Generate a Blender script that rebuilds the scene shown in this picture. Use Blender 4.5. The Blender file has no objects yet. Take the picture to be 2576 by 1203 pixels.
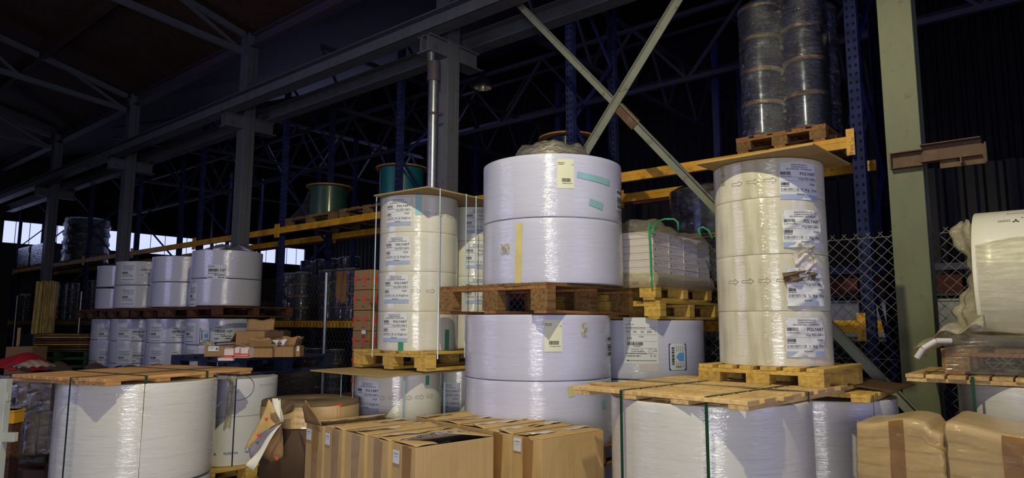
import bpy, math, random
from mathutils import Vector, Matrix
random.seed(7)
R = math.radians
S = bpy.context.scene
COL = S.collection

# ------------------------------------------------------------------ camera
FPX, YAW, PIT, ROL = 1702.48, 0.69523, 0.12373, 0.0025856
CAM = Vector((0, 0, 1.57))
FH = Vector((math.cos(YAW), math.sin(YAW), 0))
FW = Vector((FH.x*math.cos(PIT), FH.y*math.cos(PIT), math.sin(PIT)))
R0 = Vector((FH.y, -FH.x, 0)); U0 = R0.cross(FW)
RT = R0*math.cos(ROL)+U0*math.sin(ROL); UP = -R0*math.sin(ROL)+U0*math.cos(ROL)
cd = bpy.data.cameras.new('camera'); cam = bpy.data.objects.new('camera', cd); COL.objects.link(cam)
cd.sensor_width = 36; cd.lens = FPX/2576*36; cd.clip_start = .05; cd.clip_end = 200
cam.matrix_world = Matrix(((RT.x, UP.x, -FW.x, CAM.x), (RT.y, UP.y, -FW.y, CAM.y), (RT.z, UP.z, -FW.z, CAM.z), (0, 0, 0, 1)))
S.camera = cam
S.view_settings.view_transform = 'Standard'; S.view_settings.look = 'None'
S.view_settings.gamma = 1; S.view_settings.use_curve_mapping = False
S.view_settings.exposure = 0.0

# ------------------------------------------------------------------ world and lights
w = bpy.data.worlds.new('dusk'); S.world = w; w.use_nodes = True
w.node_tree.nodes['Background'].inputs[0].default_value = (.30, .35, .8, 1)
w.node_tree.nodes['Background'].inputs[1].default_value = .012

def light(name, kind, loc, target, color, power, **kw):
    d = bpy.data.lights.new(name, kind); o = bpy.data.objects.new(name, d); COL.objects.link(o)
    o.location = loc
    o.rotation_euler = (Vector(target)-Vector(loc)).to_track_quat('-Z', 'Y').to_euler()
    d.color = color; d.energy = power
    for k, v in kw.items(): setattr(d, k, v)
    return o
# high-bay lamp hanging over the aisle in front of the pallets (warm)
light('aisle_lamp_light', 'SPOT', (1.1, 1.3, 5.0), (2.6, 2.5, 0), (1, .90, .57), 560, spot_size=R(150), spot_blend=.35, shadow_soft_size=.05)
# broad fill added behind the camera to lift the low front faces
light('fill_light_behind', 'AREA', (-2.2, -1.4, 1.35), (2.4, 4.0, .55), (.98, .95, 1), 78, shape='RECTANGLE', size=2.4, size_y=1.4, spread=R(125))
# blue area fills added left and right; the walls have no doors
light('blue_fill_left', 'AREA', (-3.2, 9.5, 3.4), (4.5, 4.5, 1.6), (.56, .56, 1), 125, shape='RECTANGLE', size=4, size_y=3)
light('blue_fill_right', 'AREA', (3.0, -7.5, 3.6), (4.6, 3.0, 2.2), (.42, .44, 1), 140, shape='RECTANGLE', size=5, size_y=4)
light('blue_fill_far', 'AREA', (12.0, 16.0, 7.2), (9.0, 12.0, 0), (.45, .48, 1), 80, shape='RECTANGLE', size=5, size_y=5)  # added blue fill for the far bays, the roof has no skylight

# ------------------------------------------------------------------ pixel helpers (lay-out measurements)
def ray(px, py): return FPX*FW+(px-1288)*RT+(601.5-py)*UP
def onx(px, py, v): d = ray(px, py); return CAM+d*(v/d.x)
def ony(px, py, v): d = ray(px, py); return CAM+d*(v/d.y)
def onz(px, py, v): d = ray(px, py); return CAM+d*((v-1.57)/d.z)
def ond(px, py, v): d = ray(px, py); return CAM+d*(v/d.dot(FH))
def hit_angle(px, py, c, r):
    """angle on a round thing (centre c, radius r) where the view ray meets it, and the height there"""
    d = ray(px, py); k = math.hypot(d.x, d.y); dx, dy = d.x/k, d.y/k
    b = dx*c[0]+dy*c[1]; q = b*b-(c[0]**2+c[1]**2-r*r)
    t = b-math.sqrt(q) if q > 0 else b
    x, y = dx*t-c[0], dy*t-c[1]
    return math.atan2(y, x), 1.57+d.z/k*t

# ------------------------------------------------------------------ materials
def srgb(*c): return tuple((x/12.92 if x <= .04045 else ((x+.055)/1.055)**2.4) for x in [v/255 for v in c])
class NT:
    def __init__(s, name):
        s.m = bpy.data.materials.new(name); s.m.use_nodes = True; s.t = s.m.node_tree
        s.b = s.t.nodes['Principled BSDF']; s.co = s.t.nodes.new('ShaderNodeTexCoord')
    def n(s, ty, **kw):
        x = s.t.nodes.new('ShaderNode'+ty)
        for k, v in kw.items():
            if k[0] == 'i': 
                key = k[1:]; key = int(key) if key.isdigit() else key
                x.inputs[key].default_value = v
            else: setattr(x, k, v)
        return x
    def l(s, a, b, oi=0, ii=0): s.t.links.new(a.outputs[oi], b.inputs[ii])
    def map(s, scale=(1, 1, 1), rot=(0, 0, 0), out='Object'):
        m = s.n('Mapping'); m.inputs['Scale'].default_value = scale; m.inputs['Rotation'].default_value = rot
        s.t.links.new(s.co.outputs[out], m.inputs[0]); return m
    def noise(s, scale, map_=None, detail=4, rough=.55, dist=0):
        n = s.n('TexNoise'); n.inputs['Scale'].default_value = scale; n.inputs['Detail'].default_value = detail
        n.inputs['Roughness'].default_value = rough; n.inputs['Distortion'].default_value = dist
        s.l(map_ or s.map(), n); return n
    def ramp(s, src, stops, oi=0):
        r = s.n('ValToRGB'); e = r.color_ramp.elements
        while len(e) < len(stops): e.new(.5)
        for k, (p, c) in enumerate(stops):
            e[k].position = p; e[k].color = tuple(c)+(1,) if len(c) == 3 else c
        s.l(src, r, oi); return r
    def bump(s, src, strength=.3, dist=.01, tgt='Normal', oi=0, prev=None):
        b = s.n('Bump'); b.inputs['Strength'].default_value = strength; b.inputs['Distance'].default_value = dist
        s.t.links.new(src.outputs[oi], b.inputs['Height'])
        if prev: s.t.links.new(prev.outputs[0], b.inputs['Normal'])
        if tgt: s.t.links.new(b.outputs[0], s.b.inputs[tgt])
        return b
    def mixc(s, fac, a, b, mode='MIX', f=1.0):
        x = s.n('Mix', data_type='RGBA', blend_type=mode); x.inputs[0].default_value = f
        if fac: s.t.links.new(fac.outputs[0], x.inputs[0])
        for q, i in ((a, 6), (b, 7)):
            if len(q) == 3: x.inputs[i].default_value = q+(1,)
            else: s.t.links.new(q[0].outputs[q[1]], x.inputs[i])
        return x
    def base(s, x, oi=0): s.t.links.new(x.outputs[oi], s.b.inputs['Base Color']); return s
MATS = {}
def reg(name, nt): MATS[name] = nt.m; return nt.m
def mat_simple(name, col, rough=.6, metal=0, var=.12, scale=6, bump=.1, bscale=40, coat=0, streak=(1, 1, 1)):
    t = NT(name); n = t.noise(scale, t.map(streak)); c = col
    r = t.ramp(n, [(.3, tuple(v*(1-var) for v in c)), (.7, tuple(min(1, v*(1+var)) for v in c))]); t.base(r)
    t.b.inputs['Roughness'].default_value = rough; t.b.inputs['Metallic'].default_value = metal
    t.b.inputs['Coat Weight'].default_value = coat; t.b.inputs['Coat Roughness'].default_value = .12
    if bump: t.bump(t.noise(bscale), bump, .002)
    return reg(name, t)
def mat_wood(name, a, b, knots=True, axis='x', rough=.75):
    t = NT(name); oi = t.n('ObjectInfo'); 
    sc = {'x': (1.2, 14, 14), 'y': (14, 1.2, 14), 'z': (14, 14, 1.2)}[axis]
    m = t.map(sc); ad = t.n('VectorMath', operation='ADD'); t.l(m, ad); t.t.links.new(oi.outputs['Random'], ad.inputs[1])
    sm = t.n('VectorMath', operation='SCALE'); t.l(ad, sm); sm.inputs[3].default_value = 1.0
    n = t.n('TexNoise'); n.inputs['Scale'].default_value = 3; n.inputs['Detail'].default_value = 6; n.inputs['Distortion'].default_value = .6; t.l(sm, n)
    r = t.ramp(n, [(.30, b), (.55, a), (.8, tuple(min(1, v*1.15) for v in a))])
    d = t.noise(2.2, t.map((1, 1, 1))); dr = t.ramp(d, [(.42, (1, 1, 1)), (.75, (.62, .58, .52))])
    mx = t.mixc(None, (r, 0), (dr, 0), 'MULTIPLY', .8)
    rv = t.n('MapRange'); rv.inputs[3].default_value = .82; rv.inputs[4].default_value = 1.12; t.t.links.new(oi.outputs['Random'], rv.inputs[0])
    m2 = t.mixc(None, (mx, 2), (rv, 0), 'MULTIPLY', 1)
    t.base(m2, 2); t.b.inputs['Roughness'].default_value = rough
    t.bump(n, .35, .004); return reg(name, t)
def mat_film(name, base, crinkle=.6, dirt=.0, var=.06, dirtcol=(.45, .40, .24), coat=1.0, slant=.12, lines=True, crough=.10, lstr=.38):
    """paper under tight stretch film: matt sheet, clear glossy crinkled coat, faint wrap edges"""
    t = NT(name)
    n = t.noise(3.0, t.map((1, 1, 2)))
    c = t.ramp(n, [(.3, tuple(v*(1-var) for v in base)), (.7, base)])
    src = (c, 0)
    # edges of the film turns: thin darker and lighter lines round the roll
    if lines:
        m = t.map((.6, .6, 34), (slant, slant*.6, 0)); ln = t.noise(1.6, m, 2, .5)
        lr = t.ramp(ln, [(.455, (1, 1, 1)), (.475, (.78, .77, .76)), (.49, (1, 1, 1)), (.56, (1, 1, 1)), (.575, (.86, .86, .86)), (.59, (1, 1, 1))])
        x = t.mixc(None, src, (lr, 0), 'MULTIPLY', lstr); src = (x, 2)
    # vertical dirt streaks
    if dirt:
        dn = t.noise(2.4, t.map((3.0, 3.0, .55)), 5, .6); dr = t.ramp(dn, [(.52, (0, 0, 0)), (.74, (dirt, dirt, dirt))])
        x = t.n('Mix', data_type='RGBA'); t.t.links.new(dr.outputs[0], x.inputs[0])
        t.t.links.new(src[0].outputs[src[1]], x.inputs[6]); x.inputs[7].default_value = dirtcol+(1,); src = (x, 2)
    t.t.links.new(src[0].outputs[src[1]], t.b.inputs['Base Color'])
    t.b.inputs['Roughness'].default_value = .55
    t.b.inputs['Coat Weight'].default_value = coat; t.b.inputs['Coat Roughness'].default_value = crough
    t.b.inputs['Coat IOR'].default_value = 1.7
    a = t.noise(5.0, t.map((1.3, 1.3, 11), (slant*1.6, slant*.8, 0)), 4, .65, .9)
    b1 = t.n('Bump'); b1.inputs['Strength'].default_value = 1; b1.inputs['Distance'].default_value = .0045*crinkle; t.t.links.new(a.outputs[0], b1.inputs['Height'])
    f = t.noise(9, t.map((1, 1, 2.0), (.5, -.4, 0)), 3, .6, .6); f.noise_type = 'RIDGED_MULTIFRACTAL'
    b2 = t.n('Bump'); b2.inputs['Strength'].default_value = 1; b2.inputs['Distance'].default_value = .0016*crinkle
    t.t.links.new(f.outputs[0], b2.inputs['Height']); t.t.links.new(b1.outputs[0], b2.inputs['Normal'])
    t.t.links.new(b2.outputs[0], t.b.inputs['Coat Normal'])
    b3 = t.n('Bump'); b3.inputs['Strength'].default_value = 1; b3.inputs['Distance'].default_value = .0007*crinkle
    t.t.links.new(a.outputs[0], b3.inputs['Height']); t.t.links.new(b3.outputs[0], t.b.inputs['Normal'])
    return reg(name, t)
def mat_clear(name, tint=(1, 1, 1), alpha=.25, rough=.12, crinkle=.9, scale=14, haze=.1, sc=(1, 1, 2.5)):
    """loose see-through film"""
    t = NT(name); t.t.nodes.remove(t.b)
    out = [n for n in t.t.nodes if n.type == 'OUTPUT_MATERIAL'][0]
    tr = t.n('BsdfTransparent'); tr.inputs[0].default_value = tuple(tint)+(1,)
    gl = t.n('BsdfGlossy'); gl.inputs['Roughness'].default_value = rough; gl.inputs['Color'].default_value = (1, 1, 1, 1)
    df = t.n('BsdfDiffuse'); df.inputs[0].default_value = tuple(.8*v for v in tint)+(1,)
    n = t.noise(scale, t.map(sc), 5, .65, 1.2)
    b = t.n('Bump'); b.inputs['Strength'].default_value = crinkle; b.inputs['Distance'].default_value = .03; t.l(n, b, 0, 'Height')
    t.t.links.new(b.outputs[0], gl.inputs['Normal'])
    m1 = t.n('MixShader'); m1.inputs[0].default_value = haze; t.l(tr, m1, 0, 1); t.l(df, m1, 0, 2)
    fr = t.n('Fresnel'); fr.inputs[0].default_value = 1.45; t.t.links.new(b.outputs[0], fr.inputs['Normal'])
    mr = t.n('MapRange'); t.l(fr, mr); mr.inputs[1].default_value = 0; mr.inputs[2].default_value = .5; mr.inputs[3].default_value = alpha*.10; mr.inputs[4].default_value = alpha*2.0
    m2 = t.n('MixShader'); t.t.links.new(mr.outputs[0], m2.inputs[0]); t.l(m1, m2, 0, 1); t.l(gl, m2, 0, 2)
    t.t.links.new(m2.outputs[0], out.inputs[0]); return reg(name, t)
def mat_emit(name, col, s):
    t = NT(name); t.b.inputs['Base Color'].default_value = (0, 0, 0, 1)
    t.b.inputs['Emission Color'].default_value = tuple(col)+(1,); t.b.inputs['Emission Strength'].default_value = s
    return reg(name, t)
def mat_steel(name, col, rust=.0, rough=.5, rustcol=(.105, .055, .03), grime=.5):
    t = NT(name); n = t.noise(5, t.map((1, 1, .5)), 6, .65)
    c = t.ramp(n, [(.3, tuple(v*(1-.35*grime) for v in col)), (.55, col), (.8, tuple(v*1.1 for v in col))])
    src = (c, 0)
    if rust:
        rn = t.noise(9, t.map((1, 1, 1)), 6, .7); rr = t.ramp(rn, [(.60-rust*.35, (0, 0, 0)), (.72-rust*.3, (1, 1, 1))])
        x = t.n('Mix', data_type='RGBA'); t.t.links.new(rr.outputs[0], x.inputs[0]); t.t.links.new(c.outputs[0], x.inputs[6]); x.inputs[7].default_value = rustcol+(1,); src = (x, 2)
    t.t.links.new(src[0].outputs[src[1]], t.b.inputs['Base Color']); t.b.inputs['Roughness'].default_value = rough
    t.bump(t.noise(60), .12, .001); return reg(name, t)
def mat_card(name, col, dark=.75):
    t = NT(name); n = t.noise(4, None, 5, .6); c = t.ramp(n, [(.3, tuple(v*dark for v in col)), (.6, col)])
    s2 = t.noise(3, t.map((18, 18, 1.0)), 3); r2 = t.ramp(s2, [(.45, (1, 1, 1)), (.62, (.88, .86, .84))])
    oi = t.n('ObjectInfo'); rv = t.n('MapRange'); rv.inputs[3].default_value = .9; rv.inputs[4].default_value = 1.08; t.t.links.new(oi.outputs['Random'], rv.inputs[0])
    x = t.mixc(None, (c, 0), (r2, 0), 'MULTIPLY', .7); y = t.mixc(None, (x, 2), (rv, 0), 'MULTIPLY', 1); t.base(y, 2)
    t.b.inputs['Roughness'].default_value = .7
    b = t.bump(t.noise(9, t.map((1, 1, .6)), 4, .6, .6), .35, .01, None); t.bump(t.noise(90), .15, .001, 'Normal', 0, b)
    return reg(name, t)

mat_film('paper_cream', (.70, .69, .60), .55, .15)
mat_film('paper_wrapped_front', (.70, .695, .66), .95, .0, lstr=.8)
mat_film('paper_aged', (.68, .66, .53), .7, .8, dirtcol=(.34, .30, .16))
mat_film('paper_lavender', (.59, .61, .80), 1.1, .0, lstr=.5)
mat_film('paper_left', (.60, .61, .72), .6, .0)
mat_film('paper_matt', (.60, .60, .60), .1, .0, coat=.25, lines=False)
mat_film('paper_white_reel', (.86, .85, .76), .5, .0, coat=.6, crough=.22, lines=False)
mat_film('carton_film', (.56, .40, .20), .9, .3, dirtcol=(.30, .20, .09), slant=.03, coat=.5)
mat_wood('wood_new', srgb(216, 184, 128), srgb(188, 148, 98))
mat_wood('wood_yellow', srgb(205, 170, 84), srgb(168, 132, 60))
mat_wood('wood_brown', srgb(134, 102, 58), srgb(86, 64, 38))
mat_wood('wood_dark', srgb(98, 62, 40), srgb(52, 34, 24))
mat_wood('wood_orange', srgb(206, 158, 100), srgb(160, 112, 62))
mat_wood('wood_stringer', srgb(158, 110, 66), srgb(112, 74, 44))
mat_wood('wood_green', srgb(54, 88, 58), srgb(32, 58, 40))
mat_wood('wood_blue', srgb(14, 28, 62), srgb(8, 16, 38))
mat_wood('wood_flange', srgb(176, 132, 78), srgb(128, 88, 48))
mat_wood('wood_plank', srgb(232, 204, 128), srgb(150, 120, 64), axis='z')
mat_card('chipboard', srgb(178, 150, 96), .8)
mat_card('chipboard_dark', srgb(110, 92, 66), .7)
mat_card('cardboard', srgb(198, 166, 112), .88)
mat_card('cardboard_brown', srgb(150, 116, 76), .88)
mat_card('cardboard_dark', srgb(84, 62, 42), .8)
mat_card('cardboard_inside', srgb(120, 104, 78), .8)
mat_simple('liner_white', (.70, .68, .60), .7)
mat_simple('liner_white_shaded', srgb(128, 122, 136), .6)  # shaded copy of liner_white, the shade is in the grey
mat_simple('inside_shade', srgb(52, 46, 40), .6)  # dark colour standing in for the shade inside the open carton
mat_simple('tape_brown', srgb(146, 108, 66), .22, coat=.8, bump=.4, bscale=22)
mat_simple('tape_clear', srgb(206, 176, 128), .2, coat=1, bump=.4, bscale=22)
mat_simple('tape_teal', srgb(140, 188, 196), .4, coat=.6)
mat_simple('tape_green', srgb(60, 140, 112), .4, coat=.6)
mat_simple('tape_yellow', srgb(208, 196, 130), .4, coat=.6)
mat_simple('label_paper', srgb(214, 218, 224), .5, var=.03)
mat_simple('label_cream', srgb(220, 222, 200), .5, var=.03)
mat_simple('label_blue_band', srgb(160, 176, 206), .5, var=.03)
mat_simple('print_black', srgb(36, 36, 42), .6, var=.1, bump=0)
mat_simple('print_grey', srgb(120, 118, 104), .6, var=.1, bump=0)
mat_simple('print_blue', srgb(34, 52, 132), .6, var=.1, bump=0)
mat_simple('print_light_blue', srgb(96, 160, 220), .6, var=.1, bump=0)
mat_simple('print_red', srgb(214, 66, 48), .6, var=.1, bump=0)
mat_simple('strap_green', srgb(22, 62, 44), .35, coat=.3)
mat_simple('strap_bright_green', srgb(44, 150, 96), .35, coat=.3)
mat_simple('strap_blue', srgb(146, 170, 186), .35, coat=.3)
mat_steel('steel_green', srgb(100, 105, 80), .04, .55)
mat_steel('steel_grey', srgb(92, 94, 100), .06, .55)
mat_steel('steel_brace', srgb(128, 132, 118), .12, .5)
mat_steel('steel_rusty', srgb(108, 84, 62), .7, .7)
mat_steel('steel_dark', srgb(70, 66, 84), .3, .6)
mat_steel('rack_orange', srgb(218, 160, 34), .10, .45, rustcol=(.14, .08, .03), grime=.9)
mat_steel('truss_steel', srgb(66, 64, 88), .2, .6)
mat_simple('galvanised', srgb(160, 164, 172), .34, .85, var=.18, scale=14)
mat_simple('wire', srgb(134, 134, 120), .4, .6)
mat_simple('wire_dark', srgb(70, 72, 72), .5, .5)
mat_simple('cable_black', srgb(20, 25, 48), .25, coat=1, bump=.3, bscale=30)
mat_simple('cable_teal', srgb(20, 96, 100), .35, coat=.6)
mat_simple('cable_green', srgb(16, 72, 56), .35, coat=.5)
mat_simple('cloth_red', srgb(150, 10, 22), .85, var=.25, scale=4, bump=.3)
mat_simple('cloth_brown', srgb(112, 82, 48), .9, var=.2, bump=.5)
mat_simple('paint_white', srgb(170, 176, 172), .5, var=.15)
mat_simple('crate_yellow', srgb(206, 150, 36), .5)
mat_simple('white_card', srgb(206, 200, 200), .5, var=.06)
mat_simple('tin', srgb(150, 150, 150), .25, .9)
mat_simple('lamp_skin', srgb(96, 92, 104), .35, .7)
mat_simple('lamp_inside', srgb(200, 190, 150), .3, .6)
mat_simple('floor_concrete', srgb(66, 62, 56), .8, var=.3, scale=2)
mat_simple('wall_panel', srgb(34, 34, 42), .7, var=.2, scale=2)
mat_simple('ribbed_panel', srgb(38, 36, 42), .6, var=.3, scale=1.2)
mat_wood('roof_boards', srgb(74, 46, 28), srgb(28, 18, 13), axis='x')
mat_simple('roof_dark', srgb(16, 15, 20), .8)
mat_simple('rust_sheet', srgb(92, 36, 32), .7, var=.3, scale=3)
mat_clear('film_loose', (.95, .92, .78), .35, .14, 1.0, 12, .13)
mat_clear('film_reels', (.80, .86, 1.0), .75, .07, 1.0, 9, .02, (1, 1, 2.4))
mat_clear('film_thin', (.98, .97, .92), .18, .10, 1.0, 10, .02)
mat_clear('film_milky', (.98, .93, .74), .40, .2, .9, 9, .32)
mat_emit('window_sky', (.50, .56, 1.0), 1.35)

def rack_post_material():
    t = NT('rack_blue'); sx = t.n('SeparateXYZ'); t.t.links.new(t.co.outputs['Object'], sx.inputs[0])
    # punched slots every 75 mm in two columns
    def mth(op, a, b=None):
        x = t.n('Math', operation=op)
        for i, q in enumerate((a, b)):
            if q is None: continue
            if isinstance(q, (int, float)): x.inputs[i].default_value = q
            else: t.t.links.new(q, x.inputs[i])
        return x.outputs[0]
    z = mth('MULTIPLY', sx.outputs[2], 1/.075); fz = mth('SUBTRACT', mth('FRACT', z), .5); fz = mth('MULTIPLY', mth('ABSOLUTE', fz), .075)
    ay = mth('SUBTRACT', mth('ABSOLUTE', sx.outputs[1]), .024); ay = mth('ABSOLUTE', ay)
    d = mth('SQRT', mth('ADD', mth('MULTIPLY', ay, ay), mth('MULTIPLY', mth('MULTIPLY', fz, fz), .45)))
    hole = mth('LESS_THAN', d, .0115)
    n = t.noise(7); c = t.ramp(n, [(.3, srgb(26, 31, 66)), (.6, srgb(38, 46, 90)), (.85, srgb(56, 62, 92))])
    x = t.n('Mix', data_type='RGBA'); t.t.links.new(hole, x.inputs[0]); t.t.links.new(c.outputs[0], x.inputs[6]); x.inputs[7].default_value = (.003, .003, .005, 1)
    t.base(x, 2); t.b.inputs['Roughness'].default_value = .75; t.b.inputs['Specular IOR Level'].default_value = .15; return reg('rack_blue', t)
rack_post_material()
mat_steel('rack_blue_plain', srgb(32, 40, 92), .05, .45)

# ------------------------------------------------------------------ geometry helpers
def wm(o):
    m = o.matrix_basis.copy()
    while o.parent: o = o.parent; m = o.matrix_basis @ m
    return m
class MB:
    def __init__(s): s.v = []; s.f = []; s.mi = []; s.sm = []
    def add(s, vs, fs, mi=0, sm=False):
        k = len(s.v); s.v += [Vector(p) for p in vs]
        for f in fs: s.f.append([i+k for i in f]); s.mi.append(mi); s.sm.append(sm)
        return s
    def box(s, c, d, rz=0, M=None, mi=0, taper=0):
        x, y, z = d[0]/2, d[1]/2, d[2]/2; c = Vector(c)
        vs = [Vector((a*x, b*y, e*z)) for e in (-1, 1) for a, b in ((-1, -1), (1, -1), (1, 1), (-1, 1))]
        if M is None: M = Matrix.Rotation(rz, 3, 'Z')
        s.add([c+M @ v for v in vs], [(3, 2, 1, 0), (4, 5, 6, 7), (0, 1, 5, 4), (1, 2, 6, 5), (2, 3, 7, 6), (3, 0, 4, 7)], mi); return s
    def bb(s, x0, x1, y0, y1, z0, z1, mi=0): return s.box(((x0+x1)/2, (y0+y1)/2, (z0+z1)/2), (abs(x1-x0), abs(y1-y0), abs(z1-z0)), mi=mi)
    def lathe(s, prof, n=48, c=(0, 0, 0), mi=0, sm=True, rad=None, M=None, close=False):
        vs = []; c = Vector(c)
        for j, (r, z) in enumerate(prof):
            for i in range(n):
                a = 2*math.pi*i/n; rr = r*(1+(rad(a, z) if rad else 0))
                p = Vector((rr*math.cos(a), rr*math.sin(a), z)); vs.append(c+(M @ p if M else p))
        fs = []; m = len(prof)
        for j in range(m if close else m-1):
            for i in range(n):
                fs.append((j*n+i, j*n+(i+1) % n, ((j+1) % m)*n+(i+1) % n, ((j+1) % m)*n+i))
        s.add(vs, fs, mi, sm); return s
    def tube(s, p0, p1, r, n=10, r1=None, mi=0, caps=True, sm=True):
        p0, p1 = Vector(p0), Vector(p1); d = (p1-p0).normalized(); a = d.orthogonal().normalized(); b = d.cross(a); r1 = r if r1 is None else r1
        vs = [p0+(a*math.cos(t)+b*math.sin(t))*r for t in [2*math.pi*i/n for i in range(n)]]+[p1+(a*math.cos(t)+b*math.sin(t))*r1 for t in [2*math.pi*i/n for i in range(n)]]
        s.add(vs, [(i, (i+1) % n, n+(i+1) % n, n+i) for i in range(n)], mi, sm)
        if caps: s.add(vs, [tuple(range(n-1, -1, -1)), tuple(range(n, 2*n))], mi)
        return s
    def bar(s, p0, p1, w, h, up=(0, 0, 1), mi=0):
        """rectangular bar, w across, h along up"""
        p0, p1, up = Vector(p0), Vector(p1), Vector(up); d = (p1-p0); L = d.length; d.normalize()
        b = d.cross(up).normalized(); u = b.cross(d)
        M = Matrix((d, b, u)).transposed()
        return s.box((p0+p1)/2, (L, w, h), M=M, mi=mi)
    def prism(s, poly, z0, z1, mi=0):
        n = len(poly); s.add([(x, y, z0) for x, y in poly]+[(x, y, z1) for x, y in poly],
              [tuple(range(n-1, -1, -1)), tuple(range(n, 2*n))]+[(i, (i+1) % n, n+(i+1) % n, n+i) for i in range(n)], mi); return s
    def grid(s, fn, nu, nv, mi=0, sm=True, thick=0):
        vs = [Vector(fn(i/nu, j/nv)) for j in range(nv+1) for i in range(nu+1)]
        fs = [(j*(nu+1)+i, j*(nu+1)+i+1, (j+1)*(nu+1)+i+1, (j+1)*(nu+1)+i) for j in range(nv) for i in range(nu)]
        s.add(vs, fs, mi, sm); return s
    def build(s, name, mat, parent=None, bevel=0, world=False, solid=0, seg=2):
        me = bpy.data.meshes.new(name)
        vs = s.v
        if world and parent: inv = wm(parent).inverted(); vs = [inv @ v for v in vs]
        me.from_pydata([tuple(v) for v in vs], [], s.f)
        for m in (mat if isinstance(mat, (list, tuple)) else [mat]): me.materials.append(MATS[m])
        me.polygons.foreach_set('material_index', s.mi); me.polygons.foreach_set('use_smooth', s.sm); me.update()
        o = bpy.data.objects.new(name, me); COL.objects.link(o)
        if parent: o.parent = parent
        if solid: q = o.modifiers.new('thickness', 'SOLIDIFY'); q.thickness = solid; q.offset = 0
        if bevel: q = o.modifiers.new('soft_edges', 'BEVEL'); q.width = bevel; q.segments = seg; q.limit_method = 'ANGLE'; q.angle_limit = R(40)
        return o
def tag(o, label=None, cat=None, group=None, kind=None):
    if label: o['label'] = label
    if cat: o['category'] = cat
    if group: o['group'] = group
    if kind: o['kind'] = kind
    return o
def empty(name, loc, rz=0, label=None, cat=None, group=None):
    o = bpy.data.objects.new(name, None); COL.objects.link(o); o.location = loc; o.rotation_euler = (0, 0, rz)
    return tag(o, label, cat, group)
KIDS = {}
def kids(o): return [c for c in bpy.data.objects if c.parent == o]
def snap(o): KIDS[o.name] = [(c, [(g, []) for g in kids(c)]) for c in kids(o)]; return o
def copy_tree(o, loc=None, rz=None, label=None, group=None):
    if o.name not in KIDS: snap(o)
    r = o.copy(); COL.objects.link(r)
    if loc is not None: r.location = loc
    if rz is not None: r.rotation_euler = (0, 0, rz)
    if label: r['label'] = label
    if group: r['group'] = group
    for c, gs in KIDS[o.name]:
        k = c.copy(); COL.objects.link(k); k.parent = r
        for g, _ in gs: q = g.copy(); COL.objects.link(q); q.parent = k
    return r
def uvunit(): pass

# ---- lettering: flat shapes (u right, v up) laid on a surface by a mapping
TX = {}
def text_cache(strings):
    obs = []
    for t in strings:
        c = bpy.data.curves.new('lettering', 'FONT'); c.body = t; c.size = 1; c.resolution_u = 2; c.offset = .012
        o = bpy.data.objects.new('lettering', c); COL.objects.link(o); obs.append((t, o, c))
    dg = bpy.context.evaluated_depsgraph_get(); dg.update()
    for t, o, c in obs:
        e = o.evaluated_get(dg); me = e.to_mesh()
        vs = [(v.co.x, v.co.y) for v in me.vertices]; fs = [tuple(p.vertices) for p in me.polygons]
        x0 = min(v[0] for v in vs) if vs else 0
        TX[t] = ([(x-x0, y) for x, y in vs], fs, (max(v[0] for v in vs)-x0) if vs else 0); e.to_mesh_clear()
    for t, o, c in obs: bpy.data.objects.remove(o); bpy.data.curves.remove(c)
class Flat:
    def __init__(s): s.v = []; s.f = []; s.mi = []
    def add(s, vs, fs, mi=0):
        k = len(s.v); s.v += vs; s.f += [[i+k for i in f] for f in fs]; s.mi += [mi]*len(fs)
    def rect(s, x0, y0, x1, y1, mi=0, n=None):
        n = n or max(1, int(abs(x1-x0)/.02))
        vs = []
        for i in range(n+1): x = x0+(x1-x0)*i/n; vs += [(x, y0), (x, y1)]
        s.add(vs, [(2*i, 2*i+2, 2*i+3, 2*i+1) for i in range(n)], mi)
    def text(s, t, x, y, h, al='l', mi=0, wmax=None, sx=1, rot=0):
        vs, fs, wd = TX[t]; k = h/.72; kx = k*sx
        if wmax and wd*kx > wmax: kx = wmax/wd
        ox = {'l': 0, 'c': -wd*kx/2, 'r': -wd*kx}[al]
        q = [(a*kx+ox, b*k) for a, b in vs]
        ca, sa = math.cos(rot), math.sin(rot)
        s.add([(x+a*ca-b*sa, y+a*sa+b*ca) for a, b in q], fs, mi)
    def bars(s, x0, y0, x1, y1, mi=0, seed=1, gap=.5):
        rr = random.Random(seed); x = x0; u = (x1-x0)/46
        while x < x1:
            wd = u*rr.choice((.7, 1.2, 1.9)); s.rect(x, y0, min(x1, x+wd), y1, mi, 1); x += wd+u*rr.choice((.5, .8, 1.1))
    def scrib(s, x0, y0, x1, h, mi=0, seed=1):
        """a line of very small print"""
        rr = random.Random(seed); x = x0
        while x < x1: wd = h*rr.uniform(.5, 2.2); s.rect(x, y0, min(x1, x+wd), y0+h*rr.uniform(.6, 1), mi, 1); x += wd+h*.35
    def path(s, pts, wd, mi=0, closed=True):
        n = len(pts)
        for i in range(n if closed else n-1):
            (x0, y0), (x1, y1) = pts[i], pts[(i+1) % n]; L = math.hypot(x1-x0, y1-y0) or 1; nx, ny = -(y1-y0)/L*wd/2, (x1-x0)/L*wd/2
            s.add([(x0+nx, y0+ny), (x0-nx, y0-ny), (x1-nx, y1-ny), (x1+nx, y1+ny)], [(0, 1, 2, 3)], mi)
    def build(s, name, mats, fn, parent, off=.001, solid=0):
        if callable(parent): fn, parent = parent, fn
        m = MB(); m.v = [Vector(fn(x, y, off)) for x, y in s.v]; m.f = s.f; m.mi = s.mi; m.sm = [False]*len(s.f)
        return m.build(name, mats, parent)
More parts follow.
